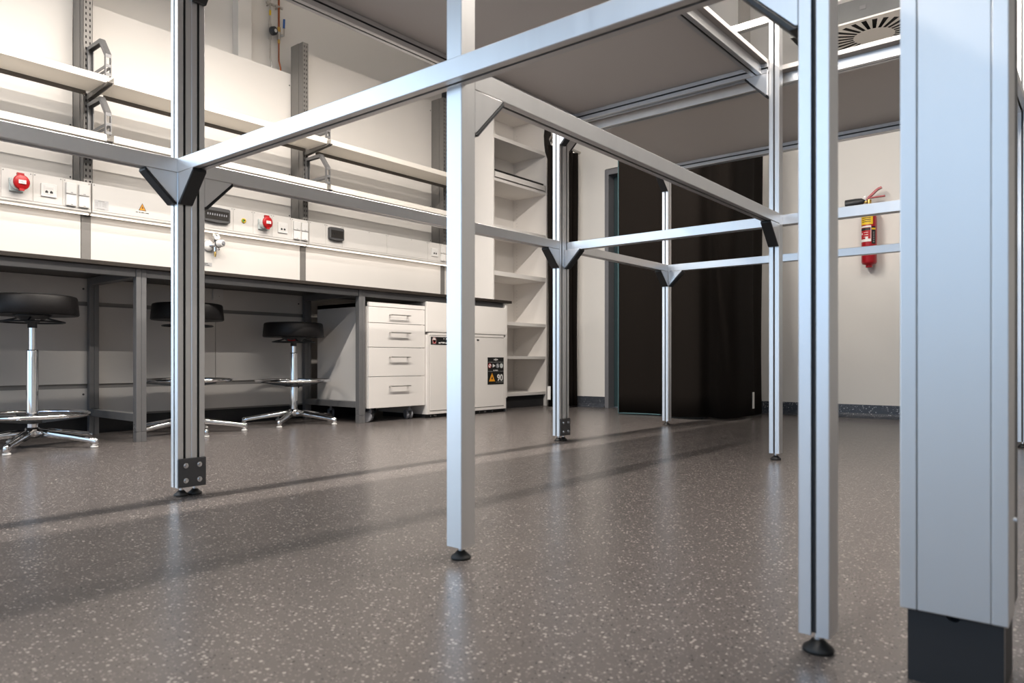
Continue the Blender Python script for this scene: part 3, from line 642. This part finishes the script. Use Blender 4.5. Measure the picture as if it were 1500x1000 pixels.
def castor(x, y, rot):
    ca_, sa = math.cos(rot), math.sin(rot)
    ax = Vector((ca_, sa, 0)); fw = Vector((-sa, ca_, 0)); c = Vector((x, y, 0.0375)) + fw * 0.018
    f = MB(); up = Vector((x, y, 0.078))
    f.cyl((x, y, 0.080), (x, y, 0.0995), 0.008, n=12).cyl((x, y, 0.066), (x, y, 0.082), 0.014, n=14)
    f.cyl(c - ax * 0.006, c + ax * 0.006, 0.031, n=20)
    cs = f.build('castor', 'castor', du)
    for s in (-1, 1):
        wm = MB().cyl(c + ax * s * 0.0075, c + ax * s * 0.024, 0.0375, 0.035, n=24)
        wm.build('wheel', 'castor', cs)
        q = c - fw * 0.036 + Vector((0, 0, 0.010))
    MB().box(q.x - 0.010, q.x + 0.010, q.y - 0.006, q.y + 0.006, q.z - 0.010, q.z + 0.014).build('brake_lever', 'black', cs, bevel=0.002)
for x, y, r in ((3.285, 3.995, 0.5), (3.655, 3.995, -0.35), (3.30, 4.47, -0.6), (3.70, 4.47, 0.2)): castor(x, y, r)

# ------------------------------------------------------------------ safety cabinet
sf = thing('safety_cabinet', 'white under-bench safety cabinet with a black sticker marked 90', 'cabinet', (4.25, 4.2, 0))
MB().box(3.783, 3.809, 3.935, 4.50, 0.028, 0.632).box(4.683, 4.711, 3.935, 4.50, 0.028, 0.632).box(3.809, 4.683, 3.935, 4.50, 0.628, 0.648).box(3.809, 4.683, 3.935, 4.50, 0.028, 0.050).box(3.809, 4.683, 4.40, 4.50, 0.05, 0.628).build('body', 'cab', sf, bevel=0.001)
B_(3.815, 4.678, 3.96, 4.395, 0.055, 0.62).build('door_seal', 'ink', sf)
B_(3.783, 4.711, 3.937, 3.955, 0.654, 0.881).build('upper_panel', 'cab', sf, bevel=0.001)
B_(3.783, 4.711, 3.958, 4.45, 0.650, 0.878).build('upper_box', 'gap', sf)
dr = B_(3.8135, 4.6785, 3.932, 3.956, 0.0545, 0.6235).build('door', 'cab', sf, bevel=0.001)
B_(4.338, 4.362, 3.928, 3.9318, 0.598, 0.608).build('lock', 'ink', dr)
MB().box(3.79, 4.705, 3.965, 4.45, 0.0, 0.0275).build('plinth', 'plinth', sf)
m = MB()
for x in (3.84, 3.88, 3.895, 4.40, 4.46, 4.475, 4.56): m.box(x, x + 0.012, 3.962, 3.9648, 0.008, 0.018)
m.build('plinth_screws', 'zinc', sf)
FYD = 3.9315
s1 = B_(4.470, 4.676, FYD - 0.0008, FYD, 0.236, 0.462).build('safety_sticker', 'ink', dr, label='black sticker with four round signs, an orange flame triangle and 90')
def q(name, m_, y, x0, x1, z0, z1, par): return B_(x0, x1, FYD - y - 0.0005, FYD - y, z0, z1).build(name, m_, par)
text('number', '90', 0.075, (4.627, FYD - 0.0014, 0.289), 'paper', s1)
MB().prism([(-0.037, -0.032), (0.037, -0.032), (0.0, 0.040)], (4.525, FYD - 0.0008, 0.294), (4.525, FYD - 0.0014, 0.294), (1, 0, 0)).build('flame_triangle', 'orange', s1)
MB().add([(4.525 + a, FYD - 0.0018, 0.287 + b) for a, b in ((-0.008, -0.008), (0.008, -0.008), (0.009, 0.004), (0.001, 0.016), (-0.003, 0.006), (-0.008, 0.006))], [(0, 1, 2, 3, 4, 5)]).build('flame_symbol', 'ink', s1)
for i, (x, mt) in enumerate(((4.497, 'paper'), (4.547, 'paper'), (4.596, 'greyink'), (4.646, 'paper'))):
    d = MB().cyl((x, FYD - 0.0008, 0.392), (x, FYD - 0.0013, 0.392), 0.0205, n=24).build('round_sign', 'red' if i == 0 else ('ink' if i == 1 else ('castor' if i == 2 else 'ivory')), s1)
m = MB().cyl((4.497, FYD - 0.0013, 0.392), (4.497, FYD - 0.0017, 0.392), 0.016, n=24)
m.add([(4.533, FYD - 0.0017, 0.377), (4.567, FYD - 0.0017, 0.392), (4.533, FYD - 0.0017, 0.408)], [(0, 1, 2)])
m.add([(4.587, FYD - 0.0017, 0.404), (4.594, FYD - 0.0017, 0.406), (4.610, FYD - 0.0017, 0.384), (4.603, FYD - 0.0017, 0.379)], [(0, 1, 2, 3)])
m.box(4.640, 4.652, FYD - 0.0017, FYD - 0.0013, 0.397, 0.406).box(4.632, 4.660, FYD - 0.0017, FYD - 0.0013, 0.379, 0.386)
m.box(4.546, 4.600, FYD - 0.0013, FYD - 0.0008, 0.4385, 0.4475).box(4.565, 4.581, FYD - 0.0013, FYD - 0.0008, 0.434, 0.452)
m.box(4.543, 4.553, FYD - 0.0013, FYD - 0.0008, 0.3505, 0.3575).box(4.560, 4.600, FYD - 0.0013, FYD - 0.0008, 0.351, 0.357)
m.box(4.474, 4.672, FYD - 0.0010, FYD - 0.0008, 0.4215, 0.4228).box(4.474, 4.672, FYD - 0.0010, FYD - 0.0008, 0.3453, 0.3465).box(4.575, 4.672, FYD - 0.0010, FYD - 0.0008, 0.2545, 0.2557)
m.build('print', 'paper', s1)
MB().prism([(-0.003, -0.02), (0.003, -0.02), (0.003, 0.02), (-0.003, 0.02)], (4.497, FYD - 0.0017, 0.392), (4.497, FYD - 0.0020, 0.392), (0.72, 0, 0.69)).build('prohibition_bar', 'red', s1)
s2 = B_(3.818, 4.065, FYD - 0.0008, FYD, 0.556, 0.616).build('safety_sticker', 'ink', dr, label='long black sticker with a red and white seal along the door top')
m = MB().cyl((3.854, FYD - 0.0008, 0.592), (3.854, FYD - 0.0014, 0.592), 0.0205, n=24).box(3.836, 3.872, FYD - 0.0014, FYD - 0.0008, 0.563, 0.592)
m.build('seal', 'paper', s2)
MB().box(3.836, 3.872, FYD - 0.0020, FYD - 0.0015, 0.566, 0.5725).torus((3.854, FYD - 0.0016, 0.592), 0.017, 0.0013, axis=(0, 1, 0)).build('seal_red', 'red', s2)
m = MB()
for x, l, z in ((3.900, 0.022, 0.566), (3.926, 0.008, 0.570), (3.938, 0.030, 0.568), (3.975, 0.014, 0.566), (3.995, 0.03, 0.567)): m.box(x, x + l, FYD - 0.0014, FYD - 0.0008, z, z + 0.010)
m.box(3.955, 3.962, FYD - 0.0014, FYD - 0.0008, 0.600, 0.607).box(3.980, 4.02, FYD - 0.0014, FYD - 0.0008, 0.598, 0.608)
m.build('print', 'paper', s2)

# ------------------------------------------------------------------ tall open cabinet
tc = thing('open_cabinet', 'tall open white shelf cabinet at the end of the bench', 'cabinet', (5.18, 4.35, 0))
TA0, TA1, TB0, TB1 = 4.790, 5.590, 4.15, 4.562
B_(TA0, TA0 + 0.019, TB0, TB1, 0.0, 2.80).build('side_panel', 'cab', tc, bevel=0.001)
B_(TA1 - 0.019, TA1, TB0, TB1, 0.0, 2.80).build('side_panel', 'cab', tc, bevel=0.001)
B_(TA0 + 0.0195, TA1 - 0.0195, TB1 - 0.008, TB1, 0.1, 2.80).build('back_panel', 'cab', tc)
for z0, z1 in ((0.111, 0.138), (0.449, 0.475), (0.755, 0.786), (1.192, 1.232), (1.603, 1.640), (2.030, 2.055), (2.405, 2.440), (2.765, 2.80)):
    B_(TA0 + 0.0195, TA1 - 0.0195, TB0 + 0.003, TB1 - 0.009, z0, z1).build('shelf', 'cab', tc, bevel=0.001)
B_(TA0 + 0.02, TA1 - 0.02, TB0 + 0.03, TB0 + 0.045, 0.0, 0.110).build('plinth', 'plinth', tc)
po = MB().box(TA0 + 0.035, TA1 - 0.035, TB0 + 0.0, TB0 + 0.014, 2.066, 2.112).box(TA0 + 0.035, TA1 - 0.035, TB0 + 0.014, TB1 - 0.03, 2.066, 2.080).build('pull_out_tray', 'cab', tc, bevel=0.001)
MB().box(TA0 + 0.021, TA0 + 0.034, TB0 + 0.004, TB1 - 0.04, 2.072, 2.118).box(TA1 - 0.034, TA1 - 0.021, TB0 + 0.004, TB1 - 0.04, 2.072, 2.118).box(TA0 + 0.021, TA1 - 0.021, TB0 + 0.001, TB0 + 0.004, 2.0565, 2.0605).build('tray_runner', 'steel', po)
B_(TA0 + 0.04, TA1 - 0.04, TB0 + 0.0145, TB0 + 0.2, 2.112, 2.135).build('tray_insert', 'ink', po)
m = MB()
for y in (TB1 - 0.05, TB0 + 0.05):
    for z in [0.2 + 0.032 * k for k in range(78)]:
        if min(abs((z - 0.12)), abs(z - 0.46), abs(z - 0.77), abs(z - 1.21), abs(z - 1.62), abs(z - 2.06), abs(z - 2.42)) > 0.06 and y > 4.3: m.cyl((TA1 - 0.0192, y, z), (TA1 - 0.0200, y, z), 0.0028, n=6)
m.build('peg_holes', 'gap', tc)

# ------------------------------------------------------------------ curtains and rail
def smooth_path(pts, n):
    P = [Vector(p) for p in pts]; out = []
    for i in range(len(P) - 1):
        p0, p1, p2, p3 = P[max(i - 1, 0)], P[i], P[i + 1], P[min(i + 2, len(P) - 1)]
        for k in range(n):
            t = k / n
            out.append(0.5 * ((2 * p1) + (-p0 + p2) * t + (2 * p0 - 5 * p1 + 4 * p2 - p3) * t * t + (-p0 + 3 * p1 - 3 * p2 + p3) * t ** 3))
    out.append(P[-1]); return out
def curtain(name, pts, z0, z1, n=14, thick=0.004, top_shift=0.0, amp=0.0, label=None):
    path = smooth_path([(x, y, 0) for x, y in pts], n); nz = 14; m = MB(); vs = []
    for j in range(nz + 1):
        t = j / nz; z = z0 + (z1 - z0) * t
        for i, p in enumerate(path):
            a = path[max(i - 1, 0)]; b = path[min(i + 1, len(path) - 1)]; d = (b - a); d.normalize(); nr = Vector((-d.y, d.x, 0))
            s = i / len(path)
            off = amp * math.sin(s * 46 + 0.7 * math.sin(3 * t)) * (0.4 + 0.6 * t) + 0.006 * math.sin(7 * s + 5 * t)
            q = p + nr * off; vs.append((q.x, q.y, z + (0.004 * math.sin(s * 20) if j == 0 else 0)))
    L = len(path)
    m.add(vs, [(j * L + i, j * L + i + 1, (j + 1) * L + i + 1, (j + 1) * L + i) for j in range(nz) for i in range(L - 1)], True)
    o = m.build(name, 'curtain'); sd = o.modifiers.new('thickness', 'SOLIDIFY'); sd.thickness = thick; sd.offset = 0
    return o
big = curtain('blackout_curtain', [(5.035, 3.02), (5.075, 2.84), (5.085, 2.68), (4.975, 2.52), (4.945, 2.42), (4.965, 2.31), (5.045, 2.25), (5.03, 2.16), (5.06, 2.10), (5.20, 2.075), (5.43, 2.085), (5.55, 2.12), (5.70, 2.12), (5.85, 2.165)], 0.016, 2.36, amp=0.006)
tag(big, 'wide black blackout curtain drawn across the door', 'curtain', 'blackout curtains')
B_(5.029, 5.037, 3.020, 3.026, 0.012, 2.35).build('lining_edge', 'lining', big, label='teal lining showing at the edge')
m = MB().tube([(5.037, 3.022, 0.0135), (5.079, 2.84, 0.0135), (5.088, 2.68, 0.0135)], 0.0045, 6).build('lining_hem', 'lining', big, label='teal lining showing under the hem')
B_(5.405, 5.44, 2.0715, 2.0745, 0.070, 0.195).build('care_label', 'paper', big)
lc = curtain('blackout_curtain', [(5.262, 3.893), (5.216, 3.855), (5.27, 3.83), (5.24, 3.78), (5.31, 3.86), (5.35, 3.80), (5.37, 3.88), (5.42, 3.79), (5.44, 3.88), (5.49, 3.79), (5.53, 3.87), (5.58, 3.80), (5.64, 3.84)], 0.016, 2.37, n=8)
tag(lc, 'narrow bunched black curtain beside the tall open cabinet', 'curtain', 'blackout curtains')
B_(5.196, 5.200, 3.822, 3.855, 0.085, 0.205).build('care_label', 'paper', lc)
hb = MB(); vs = []; cols = 8
outl = [(2.19, 3.885), (2.23, 3.905), (2.28, 3.928), (2.34, 3.952), (2.42, 3.964), (2.50, 3.968), (2.58, 3.956), (2.64, 3.940)]
for z, yb in outl:
    for i in range(cols + 1):
        t = i / cols; y = 3.862 + (yb - 3.862) * t
        vs.append((5.262 - 0.02 * math.sin(PI * t) + 0.03 * t * t, y, z))
hb.add(vs, [(j * (cols + 1) + i, j * (cols + 1) + i + 1, (j + 1) * (cols + 1) + i + 1, (j + 1) * (cols + 1) + i) for j in range(len(outl) - 1) for i in range(cols)], True)
hb.build('turned_back_hem', 'hem', lc).modifiers.new('thickness', 'SOLIDIFY').thickness = 0.006
rail = thing('curtain_rail', 'curved grey curtain rail carrying the black curtains', 'rail', (5.3, 3.0, 2.40))
rp = smooth_path([(5.688, 3.84, 2.405), (5.45, 3.84, 2.405), (5.25, 3.84, 2.405), (5.12, 3.74, 2.405), (5.06, 3.5, 2.405), (5.06, 3.0, 2.405), (5.05, 2.5, 2.405), (5.06, 2.25, 2.405), (5.18, 2.12, 2.405), (5.45, 2.10, 2.405), (5.70, 2.13, 2.405), (5.948, 2.17, 2.405)], 8)
MB().tube(rp, 0.014, 8).build('track', 'steel', rail)
g_ = MB()
for i in range(2, len(rp) - 2, 2):
    p = rp[i]
    if p.y < 3.05 or (p.x > 5.2 and p.y > 3.7): g_.cyl((p.x, p.y, 2.372), (p.x, p.y, 2.392), 0.006, n=6)
g_.build('gliders', 'steel', rail)
for p in ((5.13, 3.745), (5.05, 2.42)): MB().cyl((p[0], p[1], 2.415), (p[0], p[1], ZC), 0.008, n=10).build('hanger', 'steel', rail)

# ------------------------------------------------------------------ fire extinguisher on the end wall
ex = thing('fire_extinguisher', 'red fire extinguisher with black horn hung on the end wall', 'fire extinguisher', (5.88, 1.37, 1.13))
EX, EY = 5.875, 1.372
MB().lathe([(0, 0.0), (0.022, 0.0), (0.024, 0.006), (0.022, 0.018), (0.046, 0.026), (0.052, 0.040), (0.052, 0.385), (0.046, 0.410), (0.028, 0.435), (0.020, 0.445), (0.020, 0.465), (0, 0.466)], (EX, EY, 1.130), 36).build('cylinder', 'extred', ex)
def wrap(name, m_, a0, a1, z0, z1, r=0.0526, par=None):
    n = 14; vs = []
    for i in range(n + 1):
        a = math.radians(a0 + (a1 - a0) * i / n)
        for rr in (r, r + 0.0004):
            for z in (z0, z1): vs.append((EX + rr * math.cos(a), EY + rr * math.sin(a), z))
    fs = []
    for i in range(n):
        k = 4 * i; fs += [(k + 2, k + 6, k + 7, k + 3), (k, k + 1, k + 5, k + 4), (k, k + 4, k + 6, k + 2), (k + 1, k + 3, k + 7, k + 5)]
    fs += [(0, 2, 3, 1), (4 * n, 4 * n + 1, 4 * n + 3, 4 * n + 2)]
    return MB().add(vs, fs).build(name, m_, par or ex)
# angles: 180 deg faces the camera side of the room (-X); larger = towards -Y
cy = wrap('yellow_label', 'yellow', 120, 222, 1.445, 1.515)
m_ = wrap('instruction_label', 'red', 118, 206, 1.330, 1.432)
wrap('label_head', 'paper', 118, 206, 1.424, 1.436, 0.0531); wrap('label_title', 'ink', 120, 204, 1.402, 1.420, 0.0532); wrap('label_foot', 'paper', 118, 206, 1.318, 1.338, 0.0531)
wrap('label_edge', 'paper', 204, 208, 1.318, 1.436, 0.0531)
for z in (1.385, 1.368, 1.352): wrap('label_line', 'paper', 150, 185, z, z + 0.003, 0.0532)
wrap('pictogram', 'paper', 165, 185, 1.338, 1.352, 0.0534); wrap('pictogram', 'paper', 128, 140, 1.372, 1.385, 0.0534)
wrap('side_label', 'ink', 212, 246, 1.300, 1.430); wrap('side_label_flash', 'yellow', 212, 246, 1.405, 1.418, 0.0531)
for k in range(6): wrap('side_print', 'greyink', 222, 234, 1.312 + 0.014 * k, 1.318 + 0.014 * k, 0.0531)
for k in range(3): wrap('print', 'ink', 135, 205, 1.492 - 0.014 * k, 1.497 - 0.014 * k, 0.0531)
MB().cyl((EX, EY, 1.594), (EX, EY, 1.636), 0.016, n=16).cyl((EX, EY, 1.620), (EX, EY + 0.05, 1.625), 0.009, n=12).cyl((EX - 0.02, EY - 0.004, 1.610), (EX, EY, 1.612), 0.006, n=10).build('valve', 'brass', ex)
MB().lathe([(0, 0.0), (0.034, 0.0), (0.0335, 0.004), (0.031, 0.07), (0.026, 0.112), (0.014, 0.128), (0.010, 0.134), (0, 0.134)], (EX, EY + 0.162, 1.622), 28, (0, -1, 0.06)).build('horn', 'black', ex)
MB().prism([(-0.012, 0), (0.012, 0), (0.012, 0.010), (-0.012, 0.010)], (EX, EY + 0.012, 1.643), (EX, EY - 0.108, 1.645), (1, 0, 0)).build('carry_handle', 'extred', ex, bevel=0.002)
lv = smooth_path([(EX, EY + 0.020, 1.640), (EX, EY - 0.02, 1.672), (EX, EY - 0.055, 1.703), (EX, EY - 0.085, 1.716)], 5)
mm = MB()
for p, q_ in zip(lv[:-1], lv[1:]): mm.prism([(-0.013, -0.007), (0.013, -0.007), (0.013, 0.007), (-0.013, 0.007)], p, q_ + (q_ - p) * 0.05, (1, 0, 0))
mm.build('squeeze_lever', 'extred', ex)
MB().torus((EX - 0.014, EY + 0.022, 1.655), 0.010, 0.0018, 16, 6, axis=(1, 0, 0)).build('safety_pin', 'zinc', ex)
MB().box(EX + 0.052, XE - 0.001, EY - 0.02, EY + 0.02, 1.45, 1.56).box(EX + 0.015, XE - 0.001, EY - 0.012, EY + 0.012, 1.585, 1.597).build('wall_hook', 'iron', ex)

# ------------------------------------------------------------------ swirl air outlet
av = thing('air_outlet', 'square swirl air outlet with radial slots hanging under a steel box', 'air vent', (5.265, 1.20, 2.6))
VA, VB, VZ, VH = 5.265, 1.200, 2.600, 0.295
pl = MB()
n = 26; ri, ro = 0.124, 0.268
# plate built as wedges, leaving real slots between hub and rim
def P2_(r, a): return (VA + r * math.cos(a), VB + r * math.sin(a))
ang = []
hw = 0.0125
for k in range(n):
    a = 2 * PI * k / n; ang.append(a)
def sq(a):
    c, s = math.cos(a), math.sin(a); r = VH / max(abs(c), abs(s)); return (VA + r * c, VB + r * s)
for zz in (VZ,):
    for k in range(n):
        a = ang[k]; b = ang[(k + 1) % n] + (2 * PI if k == n - 1 else 0)
        di, do = math.asin(hw * 0.75 / ri), math.asin(hw * 1.25 / ro)
        # land between slot k and slot k+1
        pl.add([(*P2_(ri, a + di), zz), (*P2_(ro, a + do), zz), (*P2_(ro, b - do), zz), (*P2_(ri, b - di), zz)], [(0, 1, 2, 3)])
        # ring outside
        am = (a + b) / 2
        extra = [t for t in (PI / 4, 3 * PI / 4, 5 * PI / 4, 7 * PI / 4) if a - do < t < b - do]
        outer = [(*sq(a - do), zz)] + [(*sq(t), zz) for t in extra] + [(*sq(b - do), zz)]
        pl.add([(*P2_(ro, a - do), zz), (*P2_(ro, a + do), zz), (*P2_(ro, b - do), zz)] + outer[::-1], [tuple(range(3 + len(outer)))])
        pl.add([(VA, VB, zz), (*P2_(ri, a - di), zz), (*P2_(ri, a + di), zz), (*P2_(ri, b - di), zz)], [(0, 1, 2), (0, 2, 3)])
plate = pl.build('slotted_plate', 'ceil', av)
MB().box(VA - VH, VA + VH, VB - VH, VB - VH + 0.004, VZ, VZ + 0.012).box(VA - VH, VA + VH, VB + VH - 0.004, VB + VH, VZ, VZ + 0.012).box(VA - VH, VA - VH + 0.004, VB - VH, VB + VH, VZ, VZ + 0.012).box(VA + VH - 0.004, VA + VH, VB - VH, VB + VH, VZ, VZ + 0.012).build('plate_rim', 'plate', plate)
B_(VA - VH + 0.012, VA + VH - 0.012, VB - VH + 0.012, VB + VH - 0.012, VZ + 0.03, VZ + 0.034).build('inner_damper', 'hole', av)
pb = MB().box(VA - VH + 0.004, VA - VH + 0.008, VB - 0.45, VB + 0.45, VZ + 0.0125, VZ + 0.36).box(VA + VH - 0.008, VA + VH - 0.004, VB - 0.45, VB + 0.45, VZ + 0.0125, VZ + 0.36).box(VA - VH + 0.008, VA + VH - 0.008, VB - 0.45, VB - 0.446, VZ + 0.0125, VZ + 0.36).box(VA - VH + 0.008, VA + VH - 0.008, VB + 0.446, VB + 0.45, VZ + 0.0125, VZ + 0.36).box(VA - VH + 0.008, VA + VH - 0.008, VB - 0.446, VB + 0.446, VZ + 0.356, VZ + 0.36).build('plenum_box', 'sheet', av)
B_(VA - VH - 0.001, VA - VH + 0.0035, VB - 0.02, VB + 0.015, VZ + 0.068, VZ + 0.092).build('sticker', 'greysteel', pb)
for y in (VB - 0.4, VB + 0.4): MB().cyl((VA, y, VZ + 0.36), (VA, y, ZC), 0.006, n=8).build('hanger_rod', 'zinc', av)

# ------------------------------------------------------------------ gas pipes on the wall
def pipe(x, name, label, mt, valve):
    t = thing(name, label, 'pipe', (x, 4.95, 2.7), 'gas pipes above the rack panel')
    MB().tube([(x, 4.955, ZC), (x, 4.955, 3.02)], 0.0085 if valve else 0.0075, 12).build('upper_pipe', mt, t)
    MB().tube([(x, 4.955, 2.93), (x, 4.955, 2.80), (x - 0.002, 4.95, 2.77), (x + 0.012, 4.95, 2.72), (x + 0.014, 4.95, 2.45)], 0.0062, 10).build('lower_pipe', 'copper' if valve else 'steel', t)
    c = MB().torus((x, 4.955, 3.192), 0.013, 0.005, 20, 8).box(x - 0.034, x + 0.034, 4.948, 4.962, 3.184, 3.200).cyl((x - 0.028, 4.95, 3.188), (x - 0.028, 4.935, 3.186), 0.011, n=12).cyl((x, 4.965, 3.192), (x, YL - 0.0005, 3.192), 0.006, n=8)
    c.build('pipe_clamp', 'steel', t)
    if valve:
        MB().cyl((x, 4.955, 3.035), (x, 4.955, 2.995), 0.013, n=8).cyl((x, 4.955, 2.94), (x, 4.955, 2.91), 0.010, n=8).build('fitting', 'brass', t)
        v = MB().cyl((x, 4.955, 2.996), (x, 4.955, 2.938), 0.015, n=16).cyl((x, 4.955, 2.967), (x + 0.022, 4.925, 2.970), 0.010, n=12).build('ball_valve', 'steel', t)
        MB().box(x + 0.018, x + 0.028, 4.918, 4.924, 2.965, 3.03).build('lever_arm', 'steel', v)
        MB().tube([(x + 0.023, 4.921, 3.025), (x + 0.026, 4.921, 3.095)], 0.0085, 10).build('lever_grip', 'blue', v)
    else:
        MB().cyl((x, 4.955, 3.14), (x, 4.955, 3.10), 0.0082, n=12).build('pipe_marker', 'yellow', t)
        MB().cyl((x, 4.955, 3.035), (x, 4.955, 3.005), 0.011, n=8).cyl((x, 4.955, 2.945), (x, 4.955, 2.915), 0.011, n=8).cyl((x, 4.955, 3.005), (x, 4.955, 2.945), 0.009, n=12).build('fitting', 'steel', t)
        k = MB().lathe([(0, 0), (0.030, 0), (0.033, 0.004), (0.031, 0.034), (0.024, 0.038), (0, 0.038)], (x + 0.008, 4.945, 2.980), 28, (0.25, -1, -0.1)).build('regulator_knob', 'black', t)
        MB().lathe([(0, 0), (0.013, 0), (0.013, 0.003), (0, 0.003)], (x + 0.018, 4.9075, 2.9763), 20, (0.25, -1, -0.1)).build('knob_dial', 'paper', k)
pipe(3.090, 'gas_pipe', 'grey gas pipe with a black regulator knob on the wall', 'steel', False)
pipe(3.166, 'gas_pipe', 'copper gas pipe with a blue lever valve on the wall', 'copper', True)

# ------------------------------------------------------------------ lab stools
def stool(x, y, zt, zr, ang0, label, tagm):
    t = thing('lab_stool', label, 'stool', (x, y, 0), 'black swivel lab stools')
    R = 0.205; th = 0.100
    MB().lathe([(0, zt - th + 0.006), (R - 0.03, zt - th + 0.002), (R - 0.004, zt - th), (R + 0.001, zt - th + 0.006), (R - 0.003, zt - th + 0.05), (R - 0.007, zt - 0.012), (R - 0.012, zt - 0.004), (R - 0.022, zt - 0.001), (R - 0.06, zt + 0.0015), (0, zt + 0.003)], (x, y, 0), 48).build('seat', 'seat', t)
    zb = zt - th
    mt = MB().lathe([(0, zb + 0.004), (0.085, zb + 0.004), (0.080, zb - 0.006), (0.030, zb - 0.034), (0.021, zb - 0.040), (0.021, zb - 0.062), (0, zb - 0.062)], (x, y, 0), 28).build('seat_mount', 'black', t)
    lr = MB().torus((x, y, zb - 0.033), 0.140, 0.0055, 48, 8, flat=0.8)
    for k in range(4):
        a = ang0 + 0.5 + k * PI / 2; lr.tube([(x + 0.045 * math.cos(a), y + 0.045 * math.sin(a), zb - 0.006), (x + 0.085 * math.cos(a), y + 0.085 * math.sin(a), zb - 0.020), (x + 0.138 * math.cos(a), y + 0.138 * math.sin(a), zb - 0.033)], 0.005, 6)
    lr.build('release_ring', 'black', t)
    if tagm:
        f = math.atan2(-y, -x); a = f + tagm[1]; d = Vector((math.cos(a), math.sin(a), 0)); s = Vector((-d.y, d.x, 0)); c = Vector((x, y, zb - 0.016)) + d * 0.074
        w_ = tagm[2]
        MB().add([c - s * w_ + Vector((0, 0, 0.014)), c + s * w_ + Vector((0, 0, 0.014)), c + s * w_ * 0.7 - d * 0.035 - Vector((0, 0, 0.017)), c - s * w_ * 0.7 - d * 0.035 - Vector((0, 0, 0.017))], [(0, 1, 2, 3)]).build('hang_tag', tagm[0], t, label='%s label under the seat' % tagm[3])
    MB().cyl((x, y, 0.44), (x, y, zb - 0.058), 0.0165, n=24).build('gas_spring', 'chrome', t)
    MB().lathe([(0.0265, 0.075), (0.0265, 0.484), (0.025, 0.489), (0.017, 0.490)], (x, y, 0), 32).build('column_tube', 'chrome', t)
    fr = MB().torus((x, y, zr), 0.246, 0.0105, 64, 12).build('foot_ring', 'chrome', t)
    m = MB().lathe([(0.027, -0.042), (0.060, -0.042), (0.060, -0.012), (0.027, -0.010)], (x, y, zr), 24)
    for k in range(3):
        a = ang0 + 0.35 + k * 2 * PI / 3; d = Vector((math.cos(a), math.sin(a), 0)); s = Vector((-d.y, d.x, 0)); c = Vector((x, y, zr))
        m.add([c + d * 0.05 + s * q1 * 0.030 + Vector((0, 0, z1)) for q1 in (-1, 1) for z1 in (-0.040, -0.014)] + [c + d * 0.240 + s * q1 * 0.012 + Vector((0, 0, z1)) for q1 in (-1, 1) for z1 in (-0.016, -0.004)],
              [(0, 1, 3, 2), (4, 6, 7, 5), (0, 4, 5, 1), (2, 3, 7, 6), (1, 5, 7, 3), (0, 2, 6, 4)])
    m.build('ring_carrier', 'black', fr)
    MB().lathe([(0, 0.045), (0.034, 0.047), (0.040, 0.060), (0.038, 0.088), (0.029, 0.098), (0.0265, 0.100)], (x, y, 0), 28).build('base_hub', 'chrome', t)
    for k in range(5):
        a = ang0 + k * 2 * PI / 5; d = Vector((math.cos(a), math.sin(a), 0)); s = Vector((-d.y, d.x, 0)); c = Vector((x, y, 0)); m = MB(); vs = []; secs = [(0.025, 0.022, 0.094, 0.052), (0.10, 0.021, 0.086, 0.050), (0.20, 0.018, 0.069, 0.040), (0.30, 0.0150, 0.052, 0.026), (0.33, 0.0135, 0.048, 0.012), (0.340, 0.009, 0.041, 0.014)]
        for (r, hw_, zt_, zb_) in secs:
            for u, v in ((-1, 0), (-0.9, 0.7), (-0.45, 1), (0.45, 1), (0.9, 0.7), (1, 0)): vs.append(c + d * r + s * hw_ * u + Vector((0, 0, zb_ + (zt_ - zb_) * v)))
        nn = 6; fs = [(i * nn + j, i * nn + (j + 1) % nn, (i + 1) * nn + (j + 1) % nn, (i + 1) * nn + j) for i in range(len(secs) - 1) for j in range(nn)]
        fs += [tuple(range(nn - 1, -1, -1)), tuple(range((len(secs) - 1) * nn, len(secs) * nn))]
        lg = m.add(vs, fs, True).build('leg', 'chrome', t)
        g0 = c + d * 0.322
        MB().lathe([(0, 0.0), (0.0165, 0.0), (0.018, 0.003), (0.017, 0.009), (0.009, 0.012), (0.009, 0.02)], (g0.x, g0.y, 0), 18).build('glide', 'plate', lg)
    return t
stool(1.240, 4.141, 0.762, 0.163, math.radians(-52.6), 'leftmost black lab stool with its chrome foot ring set low', ('silver', 0.45, 0.016, 'beige'))
stool(2.092, 4.249, 0.777, 0.318, math.radians(-99), 'black lab stool half hidden behind the paired aluminium post', None)
stool(2.885, 4.333, 0.697, 0.297, math.radians(-139.8), 'lowest black lab stool with a red tag, next to the drawer unit', ('red', -0.25, 0.030, 'red'))
